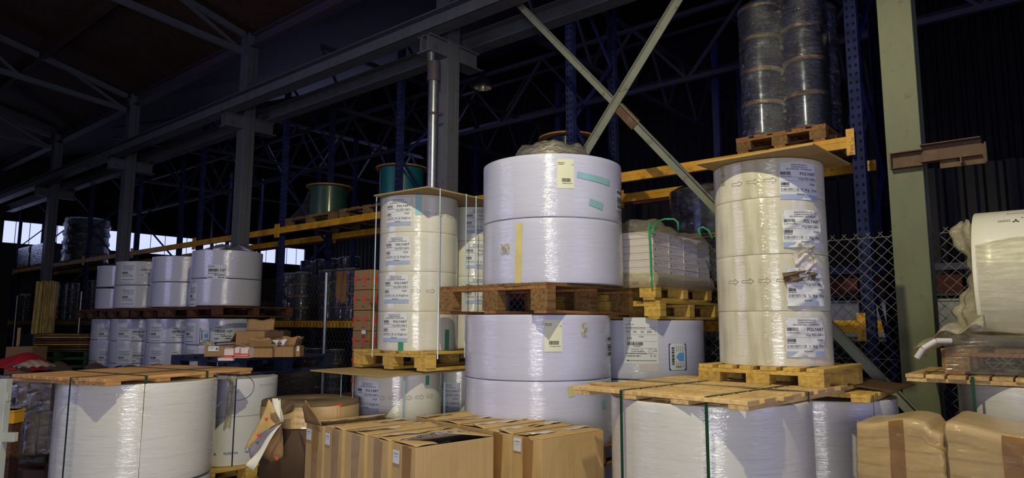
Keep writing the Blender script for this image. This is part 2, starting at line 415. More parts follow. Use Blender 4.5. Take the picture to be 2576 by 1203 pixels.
def on_round(r, ang, z0=0):   # u metres along the surface from ang
    return lambda u, v, off: ((r+off)*math.cos(ang+u/r), (r+off)*math.sin(ang+u/r), z0+v)
def on_flat(o, du, dv):
    o, du, dv = Vector(o), Vector(du).normalized(), Vector(dv).normalized(); n = du.cross(dv)
    return lambda u, v, off: o+du*u+dv*v+n*off

text_cache(['POLYART', 'PRINTAVIATION AG', 'KLEEBODENWEG 54', '4222 ZWINGEN / SWITZERLAND', '110 gr 0320 x 2640 m', '110 gr 0320 x 2650 m', '170329', '170129',
  '21301V3711 / 33', '21301V3711 / 25', '21301V3711 / 20', '26', '25', '24', '23', '20', '14', '11', '12', '96 kg', '97 kg', '76 mm', 'Arjomax', 'FCP', '290', '221', '2004', '1', '210', 'F 2061',
  'PARCHMENT EXTRA LONG 290', '30', 'AP', '13', 'NP', '1LFN000', 'NOSSIVA', 'POPSET', 'CX', 'CONTENTS', 'L-UNIVERSAL', 'JPR', 'A4'])

# ------------------------------------------------------------------ the hall
def struct(m, name, mat, **kw): return tag(m.build(name, mat, **kw), kind='structure')
YE, XR, XL, YN = 26.0, 18.0, -5.0, -9.0
struct(MB().bb(XL, XR, YN, YE, -.1, 0), 'floor', 'floor_concrete')
WB, WT = 4.02, 4.82
m = MB(); m.bb(XL, XR, YE, YE+.2, 0, WB); m.bb(XL, XR, YE, YE+.2, WT, 11); m.bb(XL, 1.5, YE, YE+.2, WB, WT); m.bb(17, XR, YE, YE+.2, WB, WT); struct(m, 'wall_far', 'wall_panel')
struct(MB().bb(XL-.2, XL, YN, YE, 0, 11), 'wall_left', 'wall_panel')
struct(MB().bb(XL, XR, YN-.2, YN, 0, 11), 'wall_near', 'wall_panel')
# right wall: ribbed sheet
m = MB(); N = 160
def rib(u, v):
    y = YN+(YE-YN)*u; k = (u*N*2) % 2
    return (XR-(.05 if k < 1 else 0), y, 11*v)
vs = []; fs = []
yy = YN; xs = []
while yy < YE: xs += [(XR, yy), (XR-.045, yy+.04), (XR-.045, yy+.16), (XR, yy+.20)]; yy += .26
xs.append((XR, YE))
for x, y in xs: vs += [(x, y, 0), (x, y, 11)]
m.add(vs, [(2*i+2, 2*i, 2*i+1, 2*i+3) for i in range(len(xs)-1)]); struct(m, 'wall_right', 'ribbed_panel')
# low-lit ribbed inner screen behind the racks
m = MB(); yy = -6; xs = []
while yy < 7.6: xs += [(12.0, yy), (11.95, yy+.04), (11.95, yy+.15), (12.0, yy+.19)]; yy += .25
vs = []
for x, y in xs: vs += [(x, y, 0), (x, y, 3.95)]
m.add(vs, [(2*i+2, 2*i, 2*i+1, 2*i+3) for i in range(len(xs)-1)]); struct(m, 'wall_inner', 'ribbed_panel', solid=.01)
# roof: two pitched planes meeting in a valley over the column line, boards on purlins
def roofplane(name, xa, za, xb, zb, mat):
    m = MB(); m.add([(xa, YN, za), (xb, YN, zb), (xb, YE, zb), (xa, YE, za)], [(0, 3, 2, 1)]); struct(m, name, mat, solid=.06)
roofplane('ceiling', XL, 9.2, 5.7, 6.55, 'roof_boards')
roofplane('ceiling', 5.7, 6.55, XR, 10.2, 'roof_dark')
# strip windows
xsw = [1.5, 3.2, 4.9, 5.94, 7.1, 8.25, 9.95, 11.5, 12.35, 14.1, 15.6, 17.0]
for i in range(len(xsw)-1):
    f = empty('window_%d' % (i+1), (0, YE+.05, 0)); tag(f, kind='structure')
    a, b = xsw[i], xsw[i+1]
    m = MB(); m.bb(a, a+.06, -.05, .05, WB, WT); m.bb(b-.06, b, -.05, .05, WB, WT); m.bb(a, b, -.05, .05, WB, WB+.05); m.bb(a, b, -.05, .05, WT-.05, WT)
    k = 3
    for j in range(1, k): m.bb(a+(b-a)*j/k-.008, a+(b-a)*j/k+.008, -.02, .0, WB, WT)
    m.build('window_frame', 'steel_dark', f)
    MB().bb(a+.03, b-.03, .02, .04, WB+.02, WT-.02).build('window_pane', 'window_sky', f)

# ------------------------------------------------------------------ columns, crane beams, brace, pipe
XC = 5.6; PITCH = 4.83; Y0C = .905
def steel(name, label, cat, loc=(0, 0, 0), group=None): return tag(empty(name, loc, 0, label, cat, group), kind='thing')
colnames = ['pale green steel column beside the horizontal film-wrapped roll', 'grey steel column behind the galvanised drainpipe',
            'grey steel column rising behind the large wrapped rolls on the left', 'third grey steel column down the line, with the dark rolls before it',
            'distant slim steel column beside the leaning timber bundle', 'farthest steel column, close to the strip windows']
for i in range(-1, 5):
    y = Y0C+i*PITCH if i else Y0C
    y = {0: .905, 1: 5.81, 2: 10.66, 3: 15.55, 4: 20.4}.get(i, Y0C+i*PITCH)
    if i < 0: continue
    c = steel('steel_column', colnames[i], 'column', (XC, y, 0))
    mat = 'steel_green' if i == 0 else 'steel_grey'
    h = .115; dp = .20
    m = MB(); m.bb(0, dp*.62, -h, h, 0, 6.5); m.build('column_box', mat, c, bevel=.004)
    m = MB(); m.bb(dp*.62, dp*.67, -h+.012, h-.012, 0, 6.5); m.build('web', 'steel_dark', c)
    m = MB(); m.bb(dp*.67, dp, -h, h, 0, 6.5); m.build('rear_flange', mat, c, bevel=.004)
    # corbels carrying the crane beams
    for sx, x0, x1 in ((-1, -.30, 0), (1, dp, dp+.36)):
        if i == 0: continue
        m = MB(); m.bb(x0, x1, -.012-.06, .012-.06, 4.82, 5.02); m.bb(x0, x1, .06-.012, .06+.012, 4.82, 5.02); m.bb(x0-.01 if sx < 0 else x0, x1 if sx < 0 else x1+.05, -h, h, 4.80, 4.82); m.bb(x0, x1, -h, h, 5.0, 5.02)
        m.build('corbel', mat, c, bevel=.003)
def ibeam(m, p0, p1, h, w, tf=.016, tw=.012):
    p0, p1 = Vector(p0), Vector(p1); z = Vector((0, 0, 1))
    m.bar(p0+z*(h/2-tf/2), p1+z*(h/2-tf/2), w, tf); m.bar(p0-z*(h/2-tf/2), p1-z*(h/2-tf/2), w, tf); m.bar(p0, p1, tw, h-2*tf)
for nm, x, z, lab in (('near', 5.33, 5.13, 'long grey crane runway beam crossing in front of the columns'), ('far', 6.06, 5.13, 'second crane runway beam just behind the columns')):
    b = steel('crane_beam', lab, 'beam', (x, 0, z), 'crane runway beams on the columns')
    m = MB(); ibeam(m, (0, 1.6 if nm == 'far' else 2.2, 0), (0, 25.8, 0), .22, .20); m.build('girder', 'steel_grey', b, bevel=.003)
    m = MB(); m.bb(-.03, .03, 1.6, 25.8, .11, .135); m.build('rail', 'steel_dark', b)
    if nm == 'near':
        m = MB(); m.bb(-.115, -.09, 2.2, 25.8, -.11, .02); m.build('face_plate', 'steel_grey', b)
# valley beam on the column heads
b = steel('valley_beam', 'dark roof beam lying on the column heads under the ceiling', 'beam', (5.73, 0, 6.37))
m = MB(); ibeam(m, (0, YN+.1, 0), (0, 25.9, 0), .22, .18); m.build('girder', 'steel_dark', b)

# X brace
def lprof(m, p0, p1, a, b, t, side):
    """angle bar: leg a lies in the plane facing -X, leg b stands back along +X at its edge"""
    p0, p1 = Vector(p0), Vector(p1); d = (p1-p0).normalized(); x = Vector((1, 0, 0)); e = d.cross(x).normalized()
    m.bar(p0, p1, t, a, up=e); 
    m.bar(p0+e*side*(a/2-t/2)-x*b/2, p1+e*side*(a/2-t/2)-x*b/2, b, t, up=e)
br = steel('cross_brace', 'grey steel X brace between the two nearest columns', 'brace', (5.56, 0, 0))
P0 = onx(1300, 5, 5.56); P1 = onx(1555, 268, 5.56); P2 = onx(2320, 1062, 5.56)
Q0 = onx(1712, -12, 5.53); Q1 = onx(1545, 262, 5.53); Q2 = onx(1440, 440, 5.53)
dP = (P1-P0).normalized()
Q0 = Q1+(Q0-Q1)*((6.1-Q1.z)/(Q0.z-Q1.z))      # runs on up to the head of the green column
m = MB(); lprof(m, P0, P1, .075, .03, .008, 1); m.build('diagonal', 'steel_brace', br, world=True)
m = MB(); lprof(m, P1, P2, .085, .045, .008, 1); m.build('diagonal', 'steel_brace', br, world=True)
m = MB(); lprof(m, Q0, Q2, .085, .03, .008, -1); m.build('diagonal', 'steel_brace', br, world=True)
m = MB(); m.bar(P1+(P2-P1).normalized()*.02-Vector((.012, 0, 0)), P1+(P2-P1).normalized()*.30-Vector((.012, 0, 0)), .012, .11, up=dP.cross(Vector((1, 0, 0)))); m.build('gusset_plate', 'steel_rusty', br, world=True)
# drain pipe
pp = steel('drainpipe', 'galvanised drainpipe running down the second column', 'pipe', (5.36, 5.69, 0))
m = MB(); m.tube((0, 0, 0), (0, 0, 4.50), .060, 20); m.build('pipe', 'galvanised', pp)
m = MB(); m.tube((0, 0, 4.42), (0, 0, 4.66), .078, 20); m.build('sleeve', 'steel_dark', pp)
m = MB(); m.tube((0, .05, 4.6), (0, .05, 4.79), .05, 16); m.build('upper_pipe', 'galvanised', pp)
m = MB(); m.tube((0, 0, 4.0), (0, 0, 4.035), .064, 20); m.box((.04, -.075, 4.015), (.03, .05, .03)); m.tube((.04, -.12, 4.015), (.04, -.06, 4.015), .01, 8); m.build('pipe_clamp', 'steel_dark', pp)
# rusty bracket on the green column
rb = steel('rusty_bracket', 'rusty steel channel stub bolted across the pale green column', 'bracket', (5.5, .7, 2.75))
def chan(m, y0, y1, z0, z1, d, x=0, t=.008):
    m.bb(x, x+t, y0, y1, z0, z1); m.bb(x-d, x, y0, y1, z1-t, z1); m.bb(x-d, x, y0, y1, z0, z0+t)
m = MB(); chan(m, .08, .29, -.045, .075, .05, .09); m.bb(.04, .098, .282, .29, -.045, .075); m.build('channel', 'steel_rusty', rb, bevel=.002)
m = MB(); chan(m, -.27, .09, -.03, .10, .06, .07); m.build('rail_stub', 'steel_rusty', rb, bevel=.002)
m = MB(); m.bb(.05, .062, -.30, -.02, -.085, .055); m.bb(.0, .05, -.30, -.29, -.085, .055); m.bb(-.04, .05, -.16, -.15, -.085, -.03); m.build('end_plate', 'steel_rusty', rb, bevel=.002)

# ------------------------------------------------------------------ roof trusses
def truss(x0, y0, x1, y1, z, h, n, label, mat='truss_steel', w=.07):
    t = steel('roof_truss', label, 'truss', (x0, y0, z), 'dark roof trusses')
    d = Vector((x1-x0, y1-y0, 0))
    for zz in (0, h):
        m = MB(); m.bar(Vector((0, 0, zz)), d+Vector((0, 0, zz)), w, w); m.build('chord', mat, t)
    for i in range(n):
        a = d*(i/n); b = d*((i+.5)/n); c = d*((i+1)/n)
        for p, q in ((a+Vector((0, 0, h)), b), (b, c+Vector((0, 0, h)))):
            m = MB(); m.bar(p, q, w*.6, w*.6); m.build('web_bar', mat, t)
    return t
for k, (x, z, lab) in enumerate(((9.3, 5.25, 'lengthwise roof truss nearest behind the racks'), (13.5, 7.0, 'lengthwise roof truss farther back under the roof'))):
    truss(x, -4, x, 25.5, z, 1.05, 16, lab)
for k, (y, za, lab) in enumerate(((3.1, 6.15, 'roof truss crossing above the X brace'), (5.8, 5.7, 'roof truss crossing from the drainpipe column'), (10.5, 5.6, 'roof truss crossing from the second grey column'), (15.4, 5.6, 'distant roof truss beyond the hanging lamp'), (20.3, 5.6, 'farthest roof truss in front of the end wall'))):
    truss(8.6 if za > 6 else 7.0, y, 17.6, y, za, 1.1, 8, lab)
for k, (y, lab) in enumerate(((10.5, 'sloping tie beam under the boarded roof, nearer one'), (15.4, 'sloping tie beam under the boarded roof, middle one'), (20.3, 'sloping tie beam under the boarded roof, farthest one'))):
    t = steel('tie_beam', lab, 'beam', (5.5, y, 6.1), 'tie beams under the boarded roof')
    m = MB(); m.bar((0, 0, 0), (-9.5, 0, .9), .07, .10); m.build('lower_chord', 'steel_grey', t)
    m = MB(); m.bar((0, 0, .3), (-9.5, 0, 2.6), .07, .10); m.build('upper_chord', 'steel_grey', t)
    for j in range(5):
        a = Vector((-1.9*j, 0, .18*j)); b = Vector((-1.9*(j+.6), 0, .3+.46*(j+.6)))
        m = MB(); m.bar(a, b, .05, .05); m.build('web_bar', 'steel_grey', t)
for k, x in enumerate((3.9, 2.0, .1, -1.8)):
    z = 6.55+(5.7-x)*(9.2-6.55)/10.7-.17
    t = steel('purlin', ['first purlin of the boarded roof from the columns', 'second purlin of the boarded roof from the columns', 'third purlin of the boarded roof from the columns', 'fourth purlin of the boarded roof from the columns'][k], 'beam', (x, 0, z), 'purlins under the boarded roof')
    m = MB(); m.bb(-.05, .05, YN+.2, YE-.2, -.09, .09); m.build('timber', 'roof_boards', t)
# hanging lamp
L = steel('pendant_lamp', 'unlit bell-shaped high-bay lamp hanging under the dark roof', 'lamp', ond(1215, 222, 11))
prof = [(.155, 0), (.158, .02), (.15, .07), (.12, .14), (.085, .185), (.05, .20), (.045, .30), (.05, .32), (.02, .34), (0, .34)]
m = MB().lathe(prof, 28); m.build('bell_shade', 'lamp_skin', L)
MB().lathe([(.15, .005), (.142, .06), (.11, .13), (.05, .18), (0, .185)], 28).build('reflector', 'lamp_inside', L)
MB().tube((0, 0, .33), (0, 0, 1.9), .006, 6).build('cord', 'cable_black', L)

# ------------------------------------------------------------------ pallet rack
XR1, XR2 = 6.2, 7.2; RP = 2.98; RY0 = 1.34
rk = empty('pallet_rack', (XR1, 0, 0), 0, 'long pallet rack of blue posts and orange beams behind the fence', 'rack')
ZU, ZL = 3.16, 1.60
def post(m): 
    m.bb(0, .004, -.05, .05, 0, 5.9); m.bb(0, .07, -.05, -.046, 0, 5.9); m.bb(0, .07, .046, .05, 0, 5.9)
pm = MB(); post(pm); p0 = pm.build('post', 'rack_blue', rk)
bz = [.3, 1.2, 2.1, 3.0, 3.9, 4.8, 5.7]
m = MB()
for q in range(len(bz)-1):
    a, b = (.07, .93) if q % 2 == 0 else (.93, .07)
bracem = []
for q in range(len(bz)-1):
    a, b = (.07, .93) if q % 2 == 0 else (.93, .07)
    bracem.append(MB().bar((a, 0, bz[q]), (b, 0, bz[q+1]), .03, .03).build('frame_brace', 'rack_blue_plain', rk))
horz = MB().bb(.07, .93, -.015, .015, .28, .32).build('frame_brace', 'rack_blue_plain', rk)
def bcopy(o, loc, parent=rk): k = o.copy(); COL.objects.link(k); k.parent = parent; k.location = loc; return k
L_ = RP-.10
bm = MB(); bm.bb(-.055, -.005, .05, .05+L_, -.105, -.045); bm.bb(-.05, -.005, .05, .05+L_, -.045, .0)
beam0 = bm.build('beam', 'rack_orange', rk, bevel=.004)
cm = MB(); cm.bb(-.062, -.056, .01, .075, -.17, .06); 
for zz in (-.14, -.05, .03): cm.tube((-.070, .045, zz), (-.056, .045, zz), .009, 8)
cn0 = cm.build('end_connector', 'rack_orange', beam0)
cm2 = MB(); cm2.bb(-.062, -.056, L_+.025, L_+.09, -.17, .06)
cn1 = cm2.build('end_connector', 'rack_orange', beam0)
first = True
NP = 9
for i in range(NP):
    y = RY0+i*RP
    for x in (0, 1.0):
        if i == 0 and x == 0: p0.location = (0, y, 0)
        else: k = bcopy(p0, (x, y, 0)); k.rotation_euler = (0, 0, 0 if x == 0 else math.pi)
    if i == 0:
        for q in bracem+[horz]: q.location = (0, y, 0)
    elif i >= 0:
        for q in bracem+[horz]: bcopy(q, (0, y, 0))
    if i < NP-1:
        for z in (ZU, ZL):
            for x in (0, 1.0):
                if first: beam0.location = (0, y, z); first = False; continue
                k = bcopy(beam0, (x, y, z))
                if x: k.rotation_euler = (0, 0, math.pi); k.location = (x, y+RP, z)
                if x == 0 or i < 3:
                    for cc in (cn0, cn1): q = cc.copy(); COL.objects.link(q); q.parent = k
# a second rack far behind, only faintly lit
rk2 = empty('pallet_rack', (9.6, 0, 0), 0, 'second pallet rack farther back with red-brown beams', 'rack')
pm = MB(); post(pm); q0 = pm.build('post', 'rack_blue_plain', rk2); q0.location = (0, 4, 0)
g0 = MB().bb(-.05, 0, .05, 2.9, -.12, 0).build('beam', 'rust_sheet', rk2); g0.location = (0, 4, 2.12)
for i in range(7):
    for x in (0, 1.0):
        if i or x: bcopy(q0, (x, 4+i*2.95, 0), rk2)
    for z in (2.12, 3.6):
        if i or z > 3: bcopy(g0, (0, 4+i*2.95, z), rk2)

sh = empty('storage_shelf', (9.3, -.2, 0), 0, 'blue-railed shelf far behind the fence at the right', 'shelf')
m = MB(); m.bb(-.03, .03, 0, 3.6, 2.20, 2.28); m.build('rail', 'rack_blue_plain', sh); m = MB(); m.bb(0, .7, 0, 3.6, 1.90, 1.93); m.build('shelf_board', 'steel_dark', sh); m = MB(); m.bb(0, .7, 0, 3.6, 1.36, 1.39); m.build('shelf_board', 'steel_dark', sh)
for y in (.02, 1.8, 3.55):
    for x in (.02, .66): MB().bb(x-.02, x+.02, y-.02, y+.02, 0, 2.6).build('upright', 'rack_blue_plain', sh)
for k in range(6):
    t = empty('flat_carton', (9.65, .15+k*.56, 1.933), 0, '%s dark red carton on the blue-railed shelf behind the fence' % ['first', 'second', 'third', 'fourth', 'fifth', 'sixth'][k], 'carton', 'dark red cartons on the shelf'); MB().bb(-.25, .25, -.25, .25, 0, .22).build('carton_body', 'rust_sheet', t, bevel=.01)
    t = empty('grey_bin', (9.65, .15+k*.56, 1.393), 0, '%s grey bin under the dark red cartons behind the fence' % ['first', 'second', 'third', 'fourth', 'fifth', 'sixth'][k], 'bin', 'grey bins on the shelf'); MB().bb(-.27, .27, -.265, .265, 0, .46).build('bin_body', 'galvanised', t, bevel=.02); MB().bb(-.28, .28, -.27, .27, .44, .48).build('rim', 'galvanised', t, bevel=.01)

# ------------------------------------------------------------------ chain-link fence
fn = empty('chain_link_fence', (5.92, 0, 0), 0, 'chain-link fence on galvanised posts in front of the racks', 'fence')
posts = [-3.2, .45, 5.45, 8.47, 11.45, 14.9, 18.4, 21.0, 23.5]
ZF = 2.27
def netting(y0, y1, sp, wd, hh, mat, spike):
    m = MB(); h = ZF-.03; n0 = int((y0-h*hh-1)/sp)
    k = y0-h*hh
    while k < y1+h*hh:
        for sgn in (1, -1):
            # line y = k + sgn*hh*(z)
            pts = []
            za, zb = .03, ZF
            ya, yb = (k, k+hh*(zb-za)) if sgn > 0 else (k, k-hh*(zb-za))
            lo, hi = min(ya, yb), max(ya, yb)
            if hi < y0 or lo > y1: continue
            def zof(y): return za+(y-ya)/(yb-ya)*(zb-za)
            A, B = max(lo, y0), min(hi, y1)
            zA, zB = zof(A), zof(B)
            x = .004*sgn
            m.bar((x, A, zA), (x, B, zB), wd, wd, up=(1, 0, 0))
            if spike and zof(yb) >= ZF-.001 and y0 < yb < y1:
                m.bar((x, yb, ZF), (x, yb+sgn*.02*hh, ZF+.022), wd, wd, up=(1, 0, 0))
        k += sp
    for zz in (ZF-.02, 1.30, .2): m.bar((0, y0, zz), (0, y1, zz), wd, wd)
    return m
for i in range(len(posts)-1):
    a, b = posts[i], posts[i+1]
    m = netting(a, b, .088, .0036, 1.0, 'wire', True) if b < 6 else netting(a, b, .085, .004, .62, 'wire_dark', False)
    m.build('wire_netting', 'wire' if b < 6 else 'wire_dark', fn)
for i, y in enumerate(posts):
    if i in (1,): continue
    MB().tube((-.02, y, 0), (-.02, y, ZF+.03), .027, 14).build('fence_post', 'galvanised', fn)

# ------------------------------------------------------------------ pallets
PROTO = {}
def pallet(w, d, loc, rz, label, deck='wood_yellow', frame=None, block=None, h=.144, nb=5, group=None, bottom=True, nx=3, gap=.4):
    """wooden pallet, w along local x, d along local y; deck boards run along x; origin under its centre"""
    frame = frame or deck; block = block or deck
    key = (round(w, 3), round(d, 3), deck, frame, block, h, nb, bottom)
    if key in PROTO: return copy_tree(PROTO[key], loc, rz, label, group)
    t = empty('wooden_pallet', loc, rz, label, 'pallet', group)
    b = .022; hb = h-3*b if bottom else h-2*b
    z1 = (b if bottom else 0); z2 = z1+hb; z3 = z2+b
    bw = d/(nb+(nb-1)*gap)
    rr = random.Random(len(PROTO))
    for i in range(nb):
        y = -d/2+bw/2+i*(d-bw)/(nb-1)
        MB().box((rr.uniform(-.006, .006), y, z3+b/2), (w+rr.uniform(-.01, .006), bw*rr.uniform(.94, 1.03), b)).build('deck_board', deck, t, bevel=.003)
    for sx in (-1, 0, 1):
        x = sx*(w/2-.05)
        MB().box((x, 0, z2+b/2), (.10, d, b)).build('stringer_board', frame, t, bevel=.002)
        for sy in (-1, 0, 1):
            MB().box((x, sy*(d/2-.07), z1+hb/2), (.10, .14, hb)).build('block', block, t, bevel=.003)
    if bottom:
        for sy in (-1, 0, 1): MB().box((0, sy*(d/2-.06), b/2), (w, .10, b)).build('bottom_board', frame, t, bevel=.002)
    PROTO[key] = snap(t); return t
def slat_cover(corner_l, corner_n, corner_r, z, label, slats_along='ln', n=7, mat='wood_new', under=3, gapf=.22, group=None, inset=0):
    """flat timber lid: close-set slats on a few cross boards, seen over a roll"""
    l, n_, r = Vector(corner_l[:2]), Vector(corner_n[:2]), Vector(corner_r[:2])
    a, b = (l-n_), (r-n_); W, D = b.length, a.length
    ux = b.normalized(); ang = math.atan2(ux.y, ux.x); c = (l+r)/2
    t = empty('slatted_pallet_lid', (c.x, c.y, z), ang, label, 'pallet lid', group)
    rr = random.Random(n+int(W*100))
    if slats_along == 'ln':      # slats run along local y
        pw = W/(n+(n-1)*gapf)
        for i in range(n):
            x = -W/2+pw/2+i*(W-pw)/(n-1); o = rr.uniform(-.012, .012)
            MB().box((x, o, .033), (pw*rr.uniform(.93, 1.02), D+rr.uniform(-.01, .02), .022)).build('slat', mat, t, bevel=.003)
        for k in range(under):
            y = -D/2+.06+k*(D-.12)/(under-1)
            MB().box((0, y, .011), (W*.995, .10, .022)).build('cross_board', mat, t, bevel=.002)
    else:
        pw = D/(n+(n-1)*gapf)
        for i in range(n):
            y = -D/2+pw/2+i*(D-pw)/(n-1); o = rr.uniform(-.012, .012)
            MB().box((o, y, .033), (W+rr.uniform(-.01, .02), pw*rr.uniform(.93, 1.02), .022)).build('slat', mat, t, bevel=.003)
        for k in range(under):
            x = -W/2+.06+k*(W-.12)/(under-1)
            MB().box((x, 0, .011), (.10, D*.995, .022)).build('cross_board', mat, t, bevel=.002)
    return t, c, ang, W, D

# ------------------------------------------------------------------ paper rolls
def roll(c, r, z0, z1, mat, label, group=None, seed=0, core=.05, name='paper_roll', edge=.006, wob=.0035):
    if r < .36: edge = .0022
    h = z1-z0; g = .0012 if r < .36 else .003
    rr = random.Random(seed); ph = [rr.uniform(0, 6.28) for _ in range(4)]
    def rad(a, z): return wob*(.5*math.sin(2*a+ph[0]+z*3)+.4*math.sin(5*a+ph[1]-z*7)+.3*math.sin(9*a+ph[2]+z*11))
    pr = [(core, h-g), (r-edge*1.2, h-g), (r-edge*.3, h-g-edge*.4), (r, h-g-edge*1.4)]
    N = 10
    for i in range(1, N): pr.append((r, (h-g-edge*1.4)*(1-i/N)+(g*0+edge*1.4)*(i/N)))
    pr += [(r, edge*1.4), (r-edge*.3, edge*.4), (r-edge*1.2, 0), (core, 0)]
    m = MB(); m.lathe(pr, 96, rad=rad, close=True)
    for i in range(len(m.f)):
        f = m.f[i]
    o = m.build(name, mat, None)
    # flat ends shade flat
    for p in o.data.polygons:
        if abs(p.normal.z) > .8: p.use_smooth = False
    o.location = (c[0], c[1], z0); return tag(o, label, 'paper roll', group)
def wr(u, v, w, p): return w*(abs(math.sin(4*u+3*v*v+p[0]))**6+abs(math.sin(3*u-5*v+p[1]))**8+.25*abs(math.sin(11*u+3*v+p[2])))
def sheet(parent, r, ang, zc, w, h, mat, name='label_sticker', off=.0025, rot=0, seed=0, wrinkle=0, poly=None):
    """a label or tape lying on a round roll (zc local height)"""
    rr = random.Random(seed); p = [rr.uniform(0, 6) for _ in range(4)]
    nu, nv = (max(6, int(w/.012)), max(4, int(h/.02))) if not wrinkle else (36, 30)
    m = MB()
    def fn(u, v):
        x, y = (u-.5)*w, (v-.5)*h
        x2 = x*math.cos(rot)-y*math.sin(rot); y2 = x*math.sin(rot)+y*math.cos(rot)
        k = off+wr(u, v, wrinkle, p)
        a = ang+x2/r
        return ((r+k)*math.cos(a), (r+k)*math.sin(a), zc+y2)
    m.grid(fn, nu, nv); return m.build(name, mat, parent)
def polyart_label(parent, r, ang, zc, code='21301V3711 / 33', no='26', w=.235, wrinkle=0, seed=1, h=.225):
    q_ = random.Random(seed); pp = [q_.uniform(0, 6) for _ in range(4)]
    s = sheet(parent, r, ang, zc, w, h, ['label_paper'], wrinkle=wrinkle, seed=seed)
    band = sheet(parent, r, ang, zc-h*.43, w, h*.14, 'label_blue_band', 'label_band', off=.0032+wrinkle*.6)
    F = Flat(); x0, x1 = -w*.48, w*.48; k = w/.235
    y = h/2
    F.text('PRINTAVIATION AG', 0, y-.018, .0085, 'c'); F.text('KLEEBODENWEG 54', 0, y-.031, .0085, 'c'); F.text('4222 ZWINGEN / SWITZERLAND', 0, y-.044, .0085, 'c', wmax=w*.9)
    F.path([(x0, y-.006), (x1, y-.006), (x1, y-.05), (x0, y-.05)], .0012)
    F.bars(x0+.002, y-.076, x0+.062, y-.056, seed=3+seed); F.text('POLYART', x1-.002, y-.076, .019, 'r', sx=1.05)
    F.scrib(x0+.002, y-.086, x0+.07, .004, seed=4)
    F.text('110 gr 0320 x 2640 m', x1-.001, y-.105, .0135, 'r', sx=.8)
    F.rect(x0, y-.0905, x1, y-.0895); F.rect(x0, y-.113, x1, y-.112)
    F.bars(x0+.002, y-.139, x0+.050, y-.121, seed=5+seed); F.text('170329', x1-.012, y-.136, .0135, 'r', sx=.8)
    F.scrib(x0+.002, y-.147, x0+.05, .004, seed=6)
    F.text(code, x0+.001, y-.171, .0145, 'l', sx=.78); F.text(no, x0+.122, y-.171, .0145, 'l', sx=.8); F.text('96 kg', x0+.148, y-.171, .0145, 'l', sx=.8); F.text('76 mm', x1, y-.171, .0145, 'r', sx=.75)
    F.rect(x0, y-.177, x1, y-.176)
    F.text('Arjomax', 0, y-.196, .011, 'c')
    F.build('printed_text', 'print_black', s, (lambda u, v, off: on_round(r+wr(u/w+.5, v/h+.5, wrinkle, pp), ang, zc)(u, v, off)), .0042)
    return s
